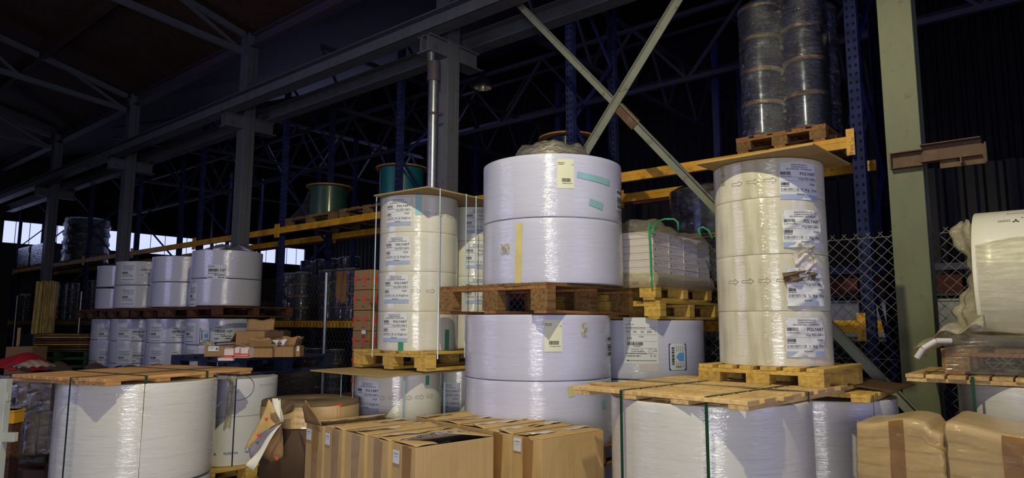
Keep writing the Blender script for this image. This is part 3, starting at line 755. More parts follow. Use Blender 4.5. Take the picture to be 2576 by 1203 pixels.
def small_label(parent, r, ang, zc, w, h, style, seed=1, mat='label_paper', off=.0025):
    s = sheet(parent, r, ang, zc, w, h, mat, off=off)
    F = Flat(); mats = ['print_black', 'print_blue', 'print_light_blue', 'print_grey']
    if style == 'ticket':     # tall cream ticket with one bar code
        F.scrib(-w*.46, h*.36, -w*.08, .006, 0, seed); F.scrib(-w*.46, h*.31, -w*.1, .005, 0, seed+1); F.text('CX', w*.34, h*.29, .008)
        F.bars(-w*.24, -h*.28, w*.30, -h*.16, seed=seed); F.scrib(-w*.2, -h*.34, w*.4, .004, 0, seed+2)
    elif style == 'side':     # small dense black on white
        for i, y in enumerate((.36, .05, -.04, -.2, -.34)): 
            F.bars(-w*.42, h*y-.012, w*.42, h*y+.012, seed=seed+i) if i % 2 == 0 else F.scrib(-w*.42, h*y, w*.4, .010, 0, seed+i)
    elif style == 'np':
        F.text('POPSET', -w*.45, h*.33, h*.10, wmax=w*.5); F.bars(-w*.45, h*.02, w*.1, h*.22, seed=seed); F.text('NP', w*.18, h*.02, h*.2)
        F.scrib(-w*.45, -h*.12, w*.1, h*.05, 0, seed); F.scrib(-w*.1, -h*.25, w*.42, h*.07, 0, seed+3); F.scrib(-w*.45, -h*.42, -w*.2, h*.08, 0, seed+4); F.scrib(w*.1, -h*.42, w*.4, h*.08, 0, seed+5)
    elif style == 'tall':     # big white sheet, text lines, bar code, blue-black foot line
        F.path([(-w*.36, h*.45), (-w*.28, h*.37), (-w*.36, h*.37)], h*.008)
        for i in range(4): F.scrib(-w*.42, h*(.28-.07*i), w*(.40-.1*(i % 2)), h*.03, 3 if i % 2 else 0, seed+i)
        F.bars(-w*.42, -h*.10, w*.02, 0, seed=seed); F.scrib(-w*.42, -h*.17, w*.3, h*.03, 0, seed+6); F.scrib(-w*.42, -h*.24, w*.38, h*.03, 3, seed+7)
        F.path([(w*.10, -h*.30), (w*.28, -h*.30), (w*.28, -h*.2), (w*.10, -h*.2)], h*.006, 3)
        F.rect(-w*.42, -h*.42, w*.42, -h*.395, 1)
    elif style == 'fcp':
        x0, x1 = -w*.44, w*.46
        F.path([(-w*.38, h*.44), (-w*.26, h*.44), (-w*.32, h*.385)], h*.006, 0, False); F.path([(-w*.33, h*.38), (-w*.31, h*.375)], h*.012, 0, False)
        F.scrib(x0, h*.345, -w*.18, h*.012, 0, 2)
        F.text('PARCHMENT EXTRA LONG 290', x0, h*.262, h*.022, wmax=w*.75)
        for y in (.285, .245, .125, -.02, -.165, -.29): F.rect(x0, h*y, x1, h*y+.0012, 0)
        for t, x in (('FCP', -.42), ('290', -.22), ('221', 0.0), ('2004', .18), ('1', .41)): F.text(t, w*x, h*.17, h*.042, sx=.9)
        F.text('210', -w*.40, h*.025, h*.052); F.text('F 2061', -w*.06, h*.07, h*.032)
        F.bars(-w*.40, -h*.105, w*.06, -h*.035, seed=9); F.scrib(-w*.2, -h*.13, w*.0, h*.014, 0, 5)
        F.text('21301V3711 / 20', -w*.28, -h*.21, h*.026, wmax=w*.4); F.scrib(-w*.28, -h*.245, w*.1, h*.018, 0, 7); F.scrib(-w*.42, -h*.285, w*.16, h*.018, 0, 8)
        c = [(w*.27+w*.065*math.cos(a/16*6.283), -h*.225+w*.065*math.sin(a/16*6.283)) for a in range(16)]; F.path(c, h*.005, 0); F.text('13', w*.27, -h*.235, h*.022, 'c')
        F.scrib(w*.38, -h*.2, x1, h*.014, 0, 9); F.scrib(w*.36, -h*.235, x1, h*.014, 0, 10)
        F.text('30', w*.26, -h*.345, h*.03); F.text('AP', w*.36, -h*.345, h*.03); F.scrib(-w*.40, -h*.345, w*.0, h*.03, 3, 11)
        F.rect(-w*.36, -h*.437, w*.44, -h*.428, 1); F.add([(-w*.36, -h*.455), (-w*.42, -h*.4325), (-w*.36, -h*.41)], [(0, 1, 2)], 1)
    elif style == 'blueframe':
        F.path([(-w*.47, -h*.48), (w*.47, -h*.48), (w*.47, h*.48), (-w*.47, h*.48)], w*.055, 1)
        rr = random.Random(3); y = -h*.30
        while y < h*.36: d = rr.choice((.004, .007, .011)); F.rect(-w*.34, y, -w*.2, y+d, 0, 1); y += d+rr.choice((.004, .006))
        F.add([(-w*.12, 0), (w*.08, h*.16), (w*.36, h*.16), (w*.36, -h*.16), (w*.08, -h*.16)], [(0, 4, 3, 2, 1)], 2)
        for x in (-.1, .02, .14, .26, .36):
            for sgn in (-1, 1): F.rect(w*x, sgn*h*.2, w*x+.003, sgn*h*.42, 0, 1)
        F.text('1LFN000', -w*.12, -h*.40, h*.05, wmax=w*.5)
    F.build('printed_text', mats, s, on_round(r, ang, zc), off+.002)
    return s
def arrows(parent, r, ang0, zc, n, step, s=1.0, faint='print_grey'):
    F = Flat()
    for i in range(n):
        u = i*step
        F.path([(u, -.008*s), (u+.048*s, -.008*s), (u+.048*s, -.018*s), (u+.072*s, 0), (u+.048*s, .018*s), (u+.048*s, .008*s), (u, .008*s)], .0022*s)
    F.build('printed_arrows', faint, parent, on_round(r, ang0, zc), .0022)

def vstrap(parent, c, dirv, z0, z1, w, mat, name='strap', t=.0015, world=True):
    """upright strapping band at point c facing dirv"""
    d = Vector((dirv[0], dirv[1], 0)).normalized(); s = Vector((-d.y, d.x, 0))
    m = MB(); m.box((c[0], c[1], (z0+z1)/2), (t, w, z1-z0), rz=math.atan2(d.y, d.x)); return m.build(name, mat, parent, world=True)

# ---- left tall stack of four narrow rolls with printed labels
PLc, PLr = (3.837, 4.218), .325
PLz = [1.353, 1.660, 1.975, 2.290, 2.592]
names4 = ['bottom', 'second from the bottom', 'third from the bottom', 'top']
nums = ['23', '24', '25', '26']
for i in range(4):
    o = roll(PLc, PLr, PLz[i], PLz[i+1], 'paper_cream', '%s cream paper roll of the left narrow labelled stack' % names4[i], 'cream rolls of the left labelled stacks', i)
    a, zz = hit_angle(1001-3.2*(3-i), 533+97*(3-i), PLc, PLr)
    polyart_label(o, PLr, a, zz-PLz[i], '21301V3711 / 33', nums[i], seed=i)
    if i in (1, 3):
        a2, z2 = hit_angle(1060 if i == 3 else 1035, 537 if i == 3 else 732, PLc, PLr)
        arrows(o, PLr, a2, z2-PLz[i], 3 if i == 3 else 2, .115)
    if i == 3: a3, z3 = hit_angle(1053, 516, PLc, PLr); sheet(o, PLr, a3, z3-PLz[i], .05, .17, 'tape_teal', 'tape')
    if i == 0:
        a3, z3 = hit_angle(1008, 872, PLc, PLr); sheet(o, PLr, a3, z3-PLz[i], .045, .08, 'tape_green', 'tape')
        a3, z3 = hit_angle(1124, 855, PLc, PLr); sheet(o, PLr, a3, z3-PLz[i], .05, .16, 'tape_green', 'tape')
PL2c = (4.56, 4.25)
for i in range(4):
    o = roll(PL2c, PLr, PLz[i], PLz[i+1], 'paper_cream', '%s cream roll of the stack half hidden behind the big lavender rolls' % names4[i], 'cream rolls of the left labelled stacks', 10+i)
    a, zz = hit_angle(1205, 556+88*(3-i), PL2c, PLr)
    polyart_label(o, PLr, a, zz-PLz[i], '21301V3711 / 20', nums[i], seed=i+4)
pallet(1.36, .88, (4.20, 4.20, 1.209), 0, 'yellow wooden pallet under the left narrow labelled stack', 'wood_yellow', nb=5)
def chip(l, n_, r, z, label, tilt=0, t=.012, ext=0):
    l, n_, r = Vector(l[:2]), Vector(n_[:2]), Vector(r[:2]); b = (l+r-n_)
    m = MB(); c = (l+r)/2
    m.prism([tuple(p-c) for p in (n_, r, b, l)], 0, t)
    o = m.build('chipboard_sheet', 'chipboard', None, bevel=.002); o.location = (c.x, c.y, z); return tag(o, label, 'board')
_l, _n = onz(940, 500, 2.575), onz(1076, 478, 2.575)
chip(_l, _n, (4.90, _n.y+.03), 2.594, 'chipboard sheet lying on the left narrow labelled stack')
st = empty('strapping', (3.94, 4.33, 1.3), 0, 'pale blue plastic straps around the left narrow labelled stacks', 'strap')
for px, top in ((942, 2.66), (1104, 2.66), (1171, 2.66), (1196, 2.66)):
    q = onx(px, 700, 3.52) if px < 1000 else ony(px, 700, _n.y-.01)
    vstrap(st, (q.x, q.y), (-.7, -.7), 1.30, 2.606, .009, 'strap_blue')
chip((3.15, 4.70), (3.10, 3.80), (4.85, 3.86), 1.188, 'weathered chipboard sheet under the pallet of the left narrow stack')
# lower row of labelled rolls
PQ = [(3.63, 4.20), (4.38, 4.24)]
for k, c in enumerate(PQ):
    for i in range(3):
        z = .15+i*.345
        o = roll(c, .342, z, z+.345, 'paper_cream', '%s cream roll of the %s column beneath the weathered chipboard' % (['bottom', 'middle', 'top'][i], ['left', 'right'][k]), 'cream rolls beneath the chipboard', 30+i+3*k)
        if i == 2:
            a, zz = hit_angle(922 if k == 0 else 1122, 998, c, .342); polyart_label(o, .342, a, zz-z, '21301V3711 / 25', '12', seed=8)
            if k == 0:
                a2, z2 = hit_angle(946, 1001, c, .342); arrows(o, .342, a2, z2-z, 5, .10)
                a3, z3 = hit_angle(1075, 957, c, .342); sheet(o, .342, a3, z3-z, .035, .07, 'tape_green', 'tape')
pallet(1.5, .9, (4.0, 4.25, 0), 0, 'floor pallet under the rolls beneath the chipboard', 'wood_brown')
st = empty('strapping', (3.63, 4.2, .3), 0, 'pale blue plastic straps around the rolls beneath the chipboard', 'strap')
for px in (1016, 1118): q = ony(px, 1000, 3.835); vstrap(st, (q.x, q.y), (-.3, -1), .15, 1.187, .014, 'strap_blue')
for px in (857, 887): q = onx(px, 1000, 3.15); vstrap(st, (q.x, q.y), (-1, 0), .15, 1.187, .008, 'strap_blue')

# ---- central big lavender rolls
CUc, CUr = (4.19, 3.09), .535
CLc, CLr = (4.12, 3.18), .548
zz = [1.845, 2.308, 2.765]
for i in range(2):
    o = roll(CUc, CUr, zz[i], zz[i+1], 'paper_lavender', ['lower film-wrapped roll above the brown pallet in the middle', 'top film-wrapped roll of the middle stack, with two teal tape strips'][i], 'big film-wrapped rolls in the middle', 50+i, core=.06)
    if i == 1:
        a, z = hit_angle(1423, 437, CUc, CUr); small_label(o, CUr, a, z-zz[i], .12, .21, 'ticket', 3, 'label_cream')
        a, z = hit_angle(1497, 449, CUc, CUr); sheet(o, CUr, a, z-zz[i], .30, .045, 'tape_teal', 'tape', rot=-.10)
        a, z = hit_angle(1500, 514, CUc, CUr); sheet(o, CUr, a, z-zz[i], .125, .05, 'tape_teal', 'tape', rot=-.22)
        a, z = hit_angle(1556, 504, CUc, CUr); small_label(o, CUr, a, z-zz[i], .12, .155, 'side', 5, off=.006)
    else:
        a, z = hit_angle(1305, 640, CUc, CUr); sheet(o, CUr, a, z-zz[i], .05, .44, 'tape_yellow', 'tape', rot=-.03)
        a, z = hit_angle(1272, 626, CUc, CUr); sheet(o, CUr, a, z-zz[i], .08, .07, 'film_milky', 'torn_patch', off=.004, wrinkle=.006, seed=4)
cl = [.714, 1.180, 1.632]
for i in range(2):
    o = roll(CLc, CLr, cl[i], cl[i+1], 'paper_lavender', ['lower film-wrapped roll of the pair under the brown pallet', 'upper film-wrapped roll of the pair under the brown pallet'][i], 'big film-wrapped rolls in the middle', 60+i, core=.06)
    if i == 1:
        a, z = hit_angle(1392, 845, CLc, CLr); small_label(o, CLr, a, z-cl[i], .125, .215, 'ticket', 6, 'label_cream')
        a, z = hit_angle(1531, 872, CLc, CLr); small_label(o, CLr, a, z-cl[i], .12, .155, 'side', 7, off=.006)
        a, z = hit_angle(1468, 828, CLc, CLr); sheet(o, CLr, a, z-cl[i], .05, .09, 'film_milky', 'torn_patch', off=.004, wrinkle=.006, seed=9)
    else:
        a, z = hit_angle(1436, 985, CLc, CLr); sheet(o, CLr, a, z-cl[i], .045, .07, 'tape_yellow', 'tape', rot=.2)
        a, z = hit_angle(1518, 1018, CLc, CLr); sheet(o, CLr, a, z-cl[i], .06, .055, 'tape_teal', 'tape')
pallet(1.13, 1.02, (4.165, 3.21, 1.635), 0, 'old brown wooden pallet carrying the top two middle rolls', 'wood_brown', 'wood_stringer', 'wood_brown', h=.208, nb=5)
pallet(1.2, 1.1, (4.14, 3.18, .57), 0, 'wooden pallet under the lower pair of middle rolls', 'wood_brown')
roll(CLc, .5, .144, .57, 'paper_lavender', 'floor-level roll beneath the middle stack, hidden behind the cartons', None, 66)
pallet(1.1, 1.1, (4.14, 3.18, 0), 0, 'floor pallet at the foot of the middle stack', 'wood_yellow')
# crumpled film cap and film skirt on the middle stack
m = MB()
def cap(u, v):
    a = 2*math.pi*u; r = CUr*.62*v
    z = min(.150, .005+.42*(1-v)**.8)*(1+.12*math.sin(5*a+2)*v)+.03*abs(math.sin(4*a+6*v))*v*(1-v)*3+.02*abs(math.sin(11*a+9*v))*v*(1-v)*2
    return (r*math.cos(a), r*math.sin(a), z)
m.grid(cap, 72, 14); o = m.build('gathered_film', 'film_milky', None); o.location = (CUc[0], CUc[1], 2.762); tag(o, 'crumpled yellowish film gathered on top of the middle stack', 'plastic film')
a0, z0 = hit_angle(1520, 730, CUc, CUr)
m = MB()
def skirt(u, v):
    a = a0-.55+1.0*u; r = CUr+.004+.012*math.sin(30*u)*v; d = .085*math.sin(math.pi*u)**.7*v
    return (r*math.cos(a)+.02*v*math.cos(a), r*math.sin(a)+.02*v*math.sin(a), 1.85-d+.003)
m.grid(skirt, 40, 6); o = m.build('film_skirt', 'film_milky', None); tag(o, 'loose film hanging below the rim of the lower roll over the brown pallet', 'plastic film')
st = empty('strapping', (4.1, 2.7, .7), 0, 'thin dark strap hanging beside the middle stack behind the cartons', 'strap')
q = ond(1516, 1030, 4.9); vstrap(st, (q.x, q.y), (-1, -.6), .57, 1.22, .012, 'strap_green')

# ---- right tall aged stack
PRc, PRr = (4.36, 1.486), .334
pz = [1.324, 1.645, 1.981, 2.322, 2.562]
codes = [('21301V3711 / 25', '11'), ('21301V3711 / 25', '12'), ('21301V3711 / 25', '11'), ('21301V3711 / 25', '14')]
lp = [(2030, 849, .006), (2029, 722, .009), (2020, 576, .009), (2012, 456, .001)]
for i in range(4):
    o = roll(PRc, PRr, pz[i], pz[i+1], 'paper_aged', '%s stained paper roll of the tall right stack under the chipboard' % names4[i], 'stained rolls of the tall right stack', 70+i)
    a, z = hit_angle(lp[i][0], lp[i][1], PRc, PRr); polyart_label(o, PRr, a, z-pz[i], codes[i][0], codes[i][1], w=.25, wrinkle=lp[i][2], seed=20+i)
    if i in (1, 3):
        a2, z2 = hit_angle(1842 if i == 3 else 1835, 466 if i == 3 else 711, PRc, PRr); arrows(o, PRr, a2, z2-pz[i], 3 if i == 3 else 4, .10)
    if i == 3: a3, z3 = hit_angle(1818, 443, PRc, PRr); sheet(o, PRr, a3, z3-pz[i], .04, .13, 'film_milky', 'tape')
    if i == 1:
        a3, z3 = hit_angle(2022, 660, PRc, PRr); sheet(o, PRr, a3, z3-pz[i], .13, .13, 'white_card', 'torn_paper', off=.004, wrinkle=.012, seed=33, rot=.2)
        a3, z3 = hit_angle(2010, 695, PRc, PRr); sheet(o, PRr, a3, z3-pz[i], .19, .06, 'chipboard_dark', 'torn_paper', off=.006, wrinkle=.016, seed=35, rot=.12)
    if i == 2: a3, z3 = hit_angle(2024, 632, PRc, PRr); sheet(o, PRr, a3, z3-pz[i], .11, .10, 'film_milky', 'torn_film', off=.005, wrinkle=.014, seed=36)
chip(onz(1750, 412, 2.572), onz(2045, 361, 2.572), onz(2138, 412, 2.572), 2.564, 'chipboard sheet balanced on the tall right stack')
pallet(.74, .74, (4.36, 1.455, 1.180), R(-2), 'small yellow pallet with a mossy deck under the tall right stack', 'wood_yellow', 'wood_yellow', 'wood_yellow', nb=6)

# ---- front right roll with slatted lid
tz = 1.178
lid, c, ang, W, D = slat_cover((3.155, 2.212), (3.118, 1.17), (4.279, 1.05), tz, 'slatted timber lid strapped on the front right roll', 'ln', 8, 'wood_new', 4)
FRc, FRr = (3.665, 1.63), .535
roll(FRc, FRr, .60, tz-.001, 'paper_wrapped_front', 'large film-wrapped roll in the right foreground under a slatted lid', None, 80, core=.06)
roll(FRc, FRr, .144, .598, 'paper_wrapped_front', 'lower film-wrapped roll beneath the front right roll', None, 81, core=.06)
pallet(1.1, 1.1, (3.67, 1.63, 0), 0, 'floor pallet under the front right rolls', 'wood_yellow')
def loop_strap(label, lidc, pts_px, n_, l, r, z, mat='strap_green', wd=.016, top=True, z0=.10):
    """straps hanging from the lid's near edges"""
    st = empty('strapping', (lidc.x, lidc.y, z0), 0, label, 'strap')
    n_, l, r = Vector(n_[:2]), Vector(l[:2]), Vector(r[:2])
    for px, side in pts_px:
        a, b = (n_, l) if side == 'l' else (n_, r)
        # point on that edge under the pixel column
        best = min((abs(proj((a+(b-a)*t).to_3d()+Vector((0, 0, z-.05)))[0]-px), t) for t in [i/200 for i in range(201)])
        p = a+(b-a)*best[1]; e = (b-a).normalized(); nn = Vector((e.y, -e.x)); 
        if nn.dot(lidc.xy-p) > 0: nn = -nn
        q = p+nn*.012
        vstrap(st, (q.x, q.y), (nn.x, nn.y), z0, z+.046, wd, mat)
        if top:
            o = (r-n_) if side == 'l' else (l-n_)
            m = MB(); A = Vector((q.x, q.y, z+.0475)); B = A+Vector((o.x, o.y, 0))*1.0-Vector((nn.x, nn.y, 0))*.02
            m.bar(A, B, wd, .002); m.build('strap_top', mat, st, world=True)
    return st
def proj(p):
    d = p-CAM; w_ = d.dot(FW); return (1288+FPX*d.dot(RT)/w_, 601.5-FPX*d.dot(UP)/w_)
loop_strap('dark green straps over the slatted lid of the front right roll', Vector((3.7, 1.63, 0)), [(1567, 'l'), (1780, 'l'), (2030, 'r')], (3.118, 1.17), (3.155, 2.212), (4.279, 1.05), tz)
m = MB(); q = onz(1512, 966, tz+.05); m.box((0, 0, 0), (.20, .09, .008), rz=R(70)); o = m.build('board_offcut', 'wood_new', None); o.location = (3.36, 2.12, tz+.049); tag(o, 'thin pale board offcut lying on the far left corner of the front right lid', 'board')
# ---- roll under the tall right stack
F2c, F2r = (4.70, 1.37), .480
lid2, *_ = slat_cover((4.27, 1.92), (4.24, .93), (5.19, .95), 1.128, 'yellow slatted lid with cardboard on it, below the tall right stack', 'ln', 8, 'wood_yellow', 3)
roll(F2c, F2r, .15, 1.126, 'paper_wrapped_front', 'film-wrapped roll standing under the tall right stack', None, 83, core=.06)
pallet(1.0, 1.0, (4.74, 1.37, 0), 0, 'floor pallet under the roll below the tall right stack', 'wood_yellow')
m = MB(); m.grid(lambda u, v: ((u-.5)*.62, (v-.5)*.36, .003+.03*abs(math.sin(3*u+2*v))*v), 12, 8); o = m.build('cardboard_sheet', 'cardboard_dark', None, solid=.004); o.location = (4.85, 1.04, 1.176); tag(o, 'bent dark cardboard sheet on the yellow lid beside the small pallet', 'cardboard')
loop_strap('thin dark strap round the roll below the tall right stack', Vector((4.7, 1.4, 0)), [(2098, 'r')], (4.24, .93), (4.27, 1.92), (5.19, .95), 1.128, wd=.008, top=False)

# ---- front left roll
FLl, FLn, FLr_ = (1.44, 5.50), (1.58, 4.58), (2.728, 4.906)
fz = 1.180
slat_cover(FLl, FLn, FLr_, fz, 'weathered slatted timber lid strapped on the front left roll', 'nr', 7, 'wood_orange', 4, .12)
FLc, FLr0 = (2.06, 5.13), .500
roll(FLc, FLr0, .53, fz-.001, 'paper_wrapped_front', 'large film-wrapped roll in the left foreground under a slatted lid', None, 90, core=.06)
roll(FLc, .49, .144, .52, 'paper_wrapped_front', 'lower roll beneath the front left roll', None, 91, core=.06)
pallet(1.1, 1.0, (2.06, 5.13, 0), R(14), 'floor pallet under the front left rolls', 'wood_brown')
loop_strap('dark green straps over the slatted lid of the front left roll', Vector((2.06, 5.1, 0)), [(180, 'l'), (362, 'r'), (517, 'r')], FLn, FLl, FLr_, fz, wd=.018, z0=.14)

# ---- roll with handwriting, under the blue pallet
SLc, SLr = (2.96, 5.56), .372
o = roll(SLc, SLr, .445, 1.122, 'paper_matt', 'matt white roll with a handwritten circle, beside the front left roll', None, 95, core=.05)
F = Flat(); a, z = hit_angle(606, 975, SLc, SLr); pts = []
for i in range(22): t = -1.75+4.1*i/21; pts.append((.125*math.cos(t)-.02, .10*math.sin(t)))
F.path(pts, .004, 0, False); F.path([(-.09, .03), (-.05, .045), (-.075, -.0), (-.03, .01), (-.085, -.03), (-.02, -.035)], .003, 0, False)
F.build('handwriting', 'print_black', o, on_round(SLr, a, z-.445), .003)
F = Flat(); a, z = hit_angle(610, 1141, SLc, SLr)
for k in (-.30, -.14, .02): F.text('NOSSIVA', k, 0, .020, wmax=.105)
F.build('printed_text', 'print_blue', o, on_round(SLr, a, z-.445), .003)
F = Flat(); a, z = hit_angle(668, 968, SLc, SLr)
for k in range(9): F.path([(-.06+k*.022+.008, .006), (-.06+k*.022, 0), (-.06+k*.022+.008, -.006)], .0022, 0, False); F.path([(-.06+k*.022+.008, -.214), (-.06+k*.022, -.22), (-.06+k*.022+.008, -.226)], .0022, 0, False)
F.build('printed_arrows', 'tape_brown', o, on_round(SLr, a, z-.445), .003)
a, z = hit_angle(578, 1010, SLc, SLr); sheet(o, SLr, a, z-.445, .05, .40, 'film_milky', 'loose_film', off=.005, wrinkle=.014, seed=5, rot=-.05)
F = Flat(); F.rect(-.9, 0, .9, .003); a, z = hit_angle(610, 1048, SLc, SLr); F.build('seam_line', 'print_grey', o, on_round(SLr, a, z-.445), .002)
a, z = hit_angle(590, 1040, SLc, SLr)
st = empty('strapping', (SLc[0], SLc[1], .44), 0, 'thin black strap around the roll with the handwritten circle', 'strap')
vstrap(st, (SLc[0]+(SLr+.004)*math.cos(a), SLc[1]+(SLr+.004)*math.sin(a)), (math.cos(a), math.sin(a)), .44, 1.124, .010, 'cable_black')
pallet(.8, .8, (2.96, 5.56, .30), 0, 'yellow wooden pallet under the roll with the handwritten circle', 'wood_yellow')
m = MB(); m.tube((0, 0, 0), (0, 0, .3), .02, 10); 
for sx in (-1, 1):
    for sy in (-1, 1): m.bb(sx*.3-.04, sx*.3+.04, sy*.3-.04, sy*.3+.04, 0, .30)
m.bb(-.36, .36, -.03, .03, .24, .30); m.bb(-.03, .03, -.36, .36, .24, .30)
o = m.build('timber_trestle', 'wood_dark', None); o.location = (2.96, 5.56, 0); tag(o, 'dark timber support under the yellow pallet by the front left roll', 'stand')

# ------------------------------------------------------------------ sheet-carton stack behind the middle rolls
RMc, RMr = (5.24, 2.93), .535
o = roll(RMc, RMr, 1.135, 1.60, 'paper_lavender', 'film-wrapped roll with a large white data sheet and a blue-framed label', 'rolls under the sheet cartons', 100, core=.06)
a, z = hit_angle(1612, 857, RMc, RMr); small_label(o, RMr, a, z-1.135, .27, .36, 'fcp', 11)
a, z = hit_angle(1705, 898, RMc, RMr); small_label(o, RMr, a, z-1.135, .165, .205, 'blueframe', 12)
a, z = hit_angle(1632, 926, RMc, RMr); sheet(o, RMr, a, z-1.135, .15, .06, 'white_card', 'paper_scrap')
roll(RMc, RMr, .66, 1.131, 'paper_lavender', 'roll below the one with the white data sheet', 'rolls under the sheet cartons', 101, core=.06)
roll(RMc, RMr, .16, .655, 'paper_lavender', 'floor-level roll below the data-sheet roll', None, 102, core=.06)
pallet(1.1, 1.1, (5.24, 2.93, .01), 0, 'floor pallet under the data-sheet roll', 'wood_yellow')
pallet(1.12, 1.0, (5.30, 2.97, 1.603), 0, 'lower yellow pallet under the white sheet cartons', 'wood_yellow')
pallet(1.05, .98, (5.25, 2.99, 1.749), 0, 'upper yellow pallet under the white sheet cartons', 'wood_yellow')
bx, by, bz_ = .262, .315, .057
X0, Y0r, Z0 = 4.73, 2.515, 1.896
proto = empty('sheet_carton', (0, 0, 0)); tag(proto, 'x', 'box')
MB().box((bx/2, by/2, bz_/2-.0015), (bx-.004, by-.004, bz_-.003)).build('carton_body', 'white_card', proto, bevel=.003)
MB().box((bx/2, by/2, bz_-.008), (bx-.001, by-.001, .012)).build('lid', 'white_card', proto, bevel=.001)
F = Flat(); F.rect(.03, .020, .055, .024); F.rect(.03, .027, .045, .031)
for k in range(5): F.rect(.07+.018*k, .026+.004*(k % 2), .082+.018*k, .0285+.004*(k % 2), 0, 1)
F.build('printed_text', 'print_black', proto, on_flat((0, .0015, 0), (1, 0, 0), (0, 0, 1)), .001)
snap(proto); used = False
rr = random.Random(5)
lay = ['bottom layer', 'second layer', 'third layer', 'fourth layer', 'fifth layer', 'sixth layer', 'top layer']
colw = ['at the near corner', 'next to the corner along the printed side', 'third along the printed side', 'last along the printed side']
for k in range(7):
    for i in range(4):
        for j in range(3):
            if i > 0 and j > 0 and k < 6: continue
            if k == 6 and i == 0 and j == 0: pass
            lab = 'white sheet carton in the %s, %s' % (lay[k], colw[i] if j == 0 else (['', 'middle of the plain side', 'far end of the plain side'][j] if i == 0 else '%s row, %s column from the near corner' % (['', 'middle', 'rear'][j], ['', 'second', 'third', 'fourth'][i])))
            loc = (X0+i*(bx+.004)+rr.uniform(-.002, .002), Y0r+j*(by+.004)+rr.uniform(-.002, .002), Z0+k*bz_)
            if not used: used = True; proto.location = loc; proto['label'] = lab; proto['group'] = 'white sheet cartons on the pallet'
            else: copy_tree(proto, loc, rr.uniform(-.006, .006), lab, 'white sheet cartons on the pallet')
ZT = Z0+7*bz_
for nm, loc, d in (('loose white carton lid lying flat on the left of the carton pile', (4.95, 3.30, ZT+.002), (.40, .30, .05)), ('loose white carton lying on the far right of the pile', (5.55, 2.85, ZT+.002), (.30, .34, .045))):
    t = empty('sheet_carton', loc, .1, nm, 'box', 'white sheet cartons on the pallet')
    MB().box((0, 0, d[2]/2), d).build('carton_body', 'white_card', t, bevel=.004); MB().box((0, 0, d[2]-.01), (d[0]+.004, d[1]+.004, .016)).build('lid', 'white_card', t)
# dusty film draped over and around
def drape(u, v):
    x = X0-.02+u*1.10; y = Y0r-.02+v*1.0
    e = min(u, 1-u, v, 1-v); z = ZT+.055+.02*math.sin(7*u+5*v)+.02*abs(math.sin(13*u-9*v))
    if e < .07: z -= (.07-e)*1.6
    if u < .3 and v < .3: z += .02
    return (x-(.012 if u < .02 else 0), y-(.012 if v < .02 else 0), z)
fo = MB().grid(drape, 40, 40).build('film_cover', 'film_loose', None); tag(fo, 'dusty crumpled film draped over the white sheet cartons', 'plastic film')
def ruff(u, v):
    # low band round the two near sides at pallet height
    L1 = 1.0; t = u*2.08
    if t < L1: x, y, nx, ny = X0-.012, Y0r+L1-t, -1, 0
    else: x, y, nx, ny = X0-.012+(t-L1), Y0r-.012, 0, -1
    bu = .003*math.sin(t*9)+.02*math.sin(v*3.1)
    return (x+nx*bu, y+ny*bu, 1.85+v*.12)
fo = MB().grid(ruff, 90, 8).build('film_skirt', 'film_milky', None); tag(fo, 'bunched film round the foot of the white sheet cartons', 'plastic film')
st = empty('strapping', (X0-.02, 2.7, 1.9), 0, 'bright green straps with loose curling ends on the white sheet cartons', 'strap')
q = onx(1638, 650, X0-.03); m = MB(); 
zs = [1.87, 2.05, 2.2, ZT+.07]
m.bar((q.x, q.y, 1.84), (q.x, q.y+.004, 2.1), .016, .002, up=(1, 0, 0)); m.bar((q.x, q.y+.004, 2.1), (q.x-.004, q.y+.012, ZT+.06), .016, .002, up=(1, 0, 0))
m.build('strap_band', 'strap_bright_green', st, world=True)
def ribbon(pts, wd, mat, parent, name, side=(0, 0, 1)):
    m = MB(); pts = [Vector(p) for p in pts]
    vs = []; n = len(pts)
    for i, p in enumerate(pts):
        d = (pts[min(i+1, n-1)]-pts[max(i-1, 0)]).normalized(); s_ = d.cross(Vector(side)); s_ = s_.normalized() if s_.length > .01 else Vector((1, 0, 0)); vs += [p-s_*wd/2, p+s_*wd/2]
    m.add(vs, [(2*i, 2*i+2, 2*i+3, 2*i+1) for i in range(n-1)], 0, True); return m.build(name, mat, parent, world=True, solid=.0015)
q2 = onx(1640, 590, X0-.02)
ribbon([q2, q2+Vector((.02, .0, .04)), q2+Vector((.05, -.01, .10))], .018, 'strap_bright_green', st, 'strap_end', (1, .5, 0))
A = ond(1706, 578, 5.5); ribbon([A, A+Vector((0, 0, .06)), A+Vector((-.01, .03, .09)), A+Vector((-.03, .10, .095)), A+Vector((-.04, .17, .08))], .014, 'strap_bright_green', st, 'strap_end', (1, .5, 0))
A = ond(1792, 600, 5.6); ribbon([A, A+Vector((0, .03, .07)), A+Vector((-.02, .07, .10)), A+Vector((-.03, .11, .09)), A+Vector((-.03, .09, .02))], .018, 'strap_bright_green', st, 'strap_end', (1, .5, 0))

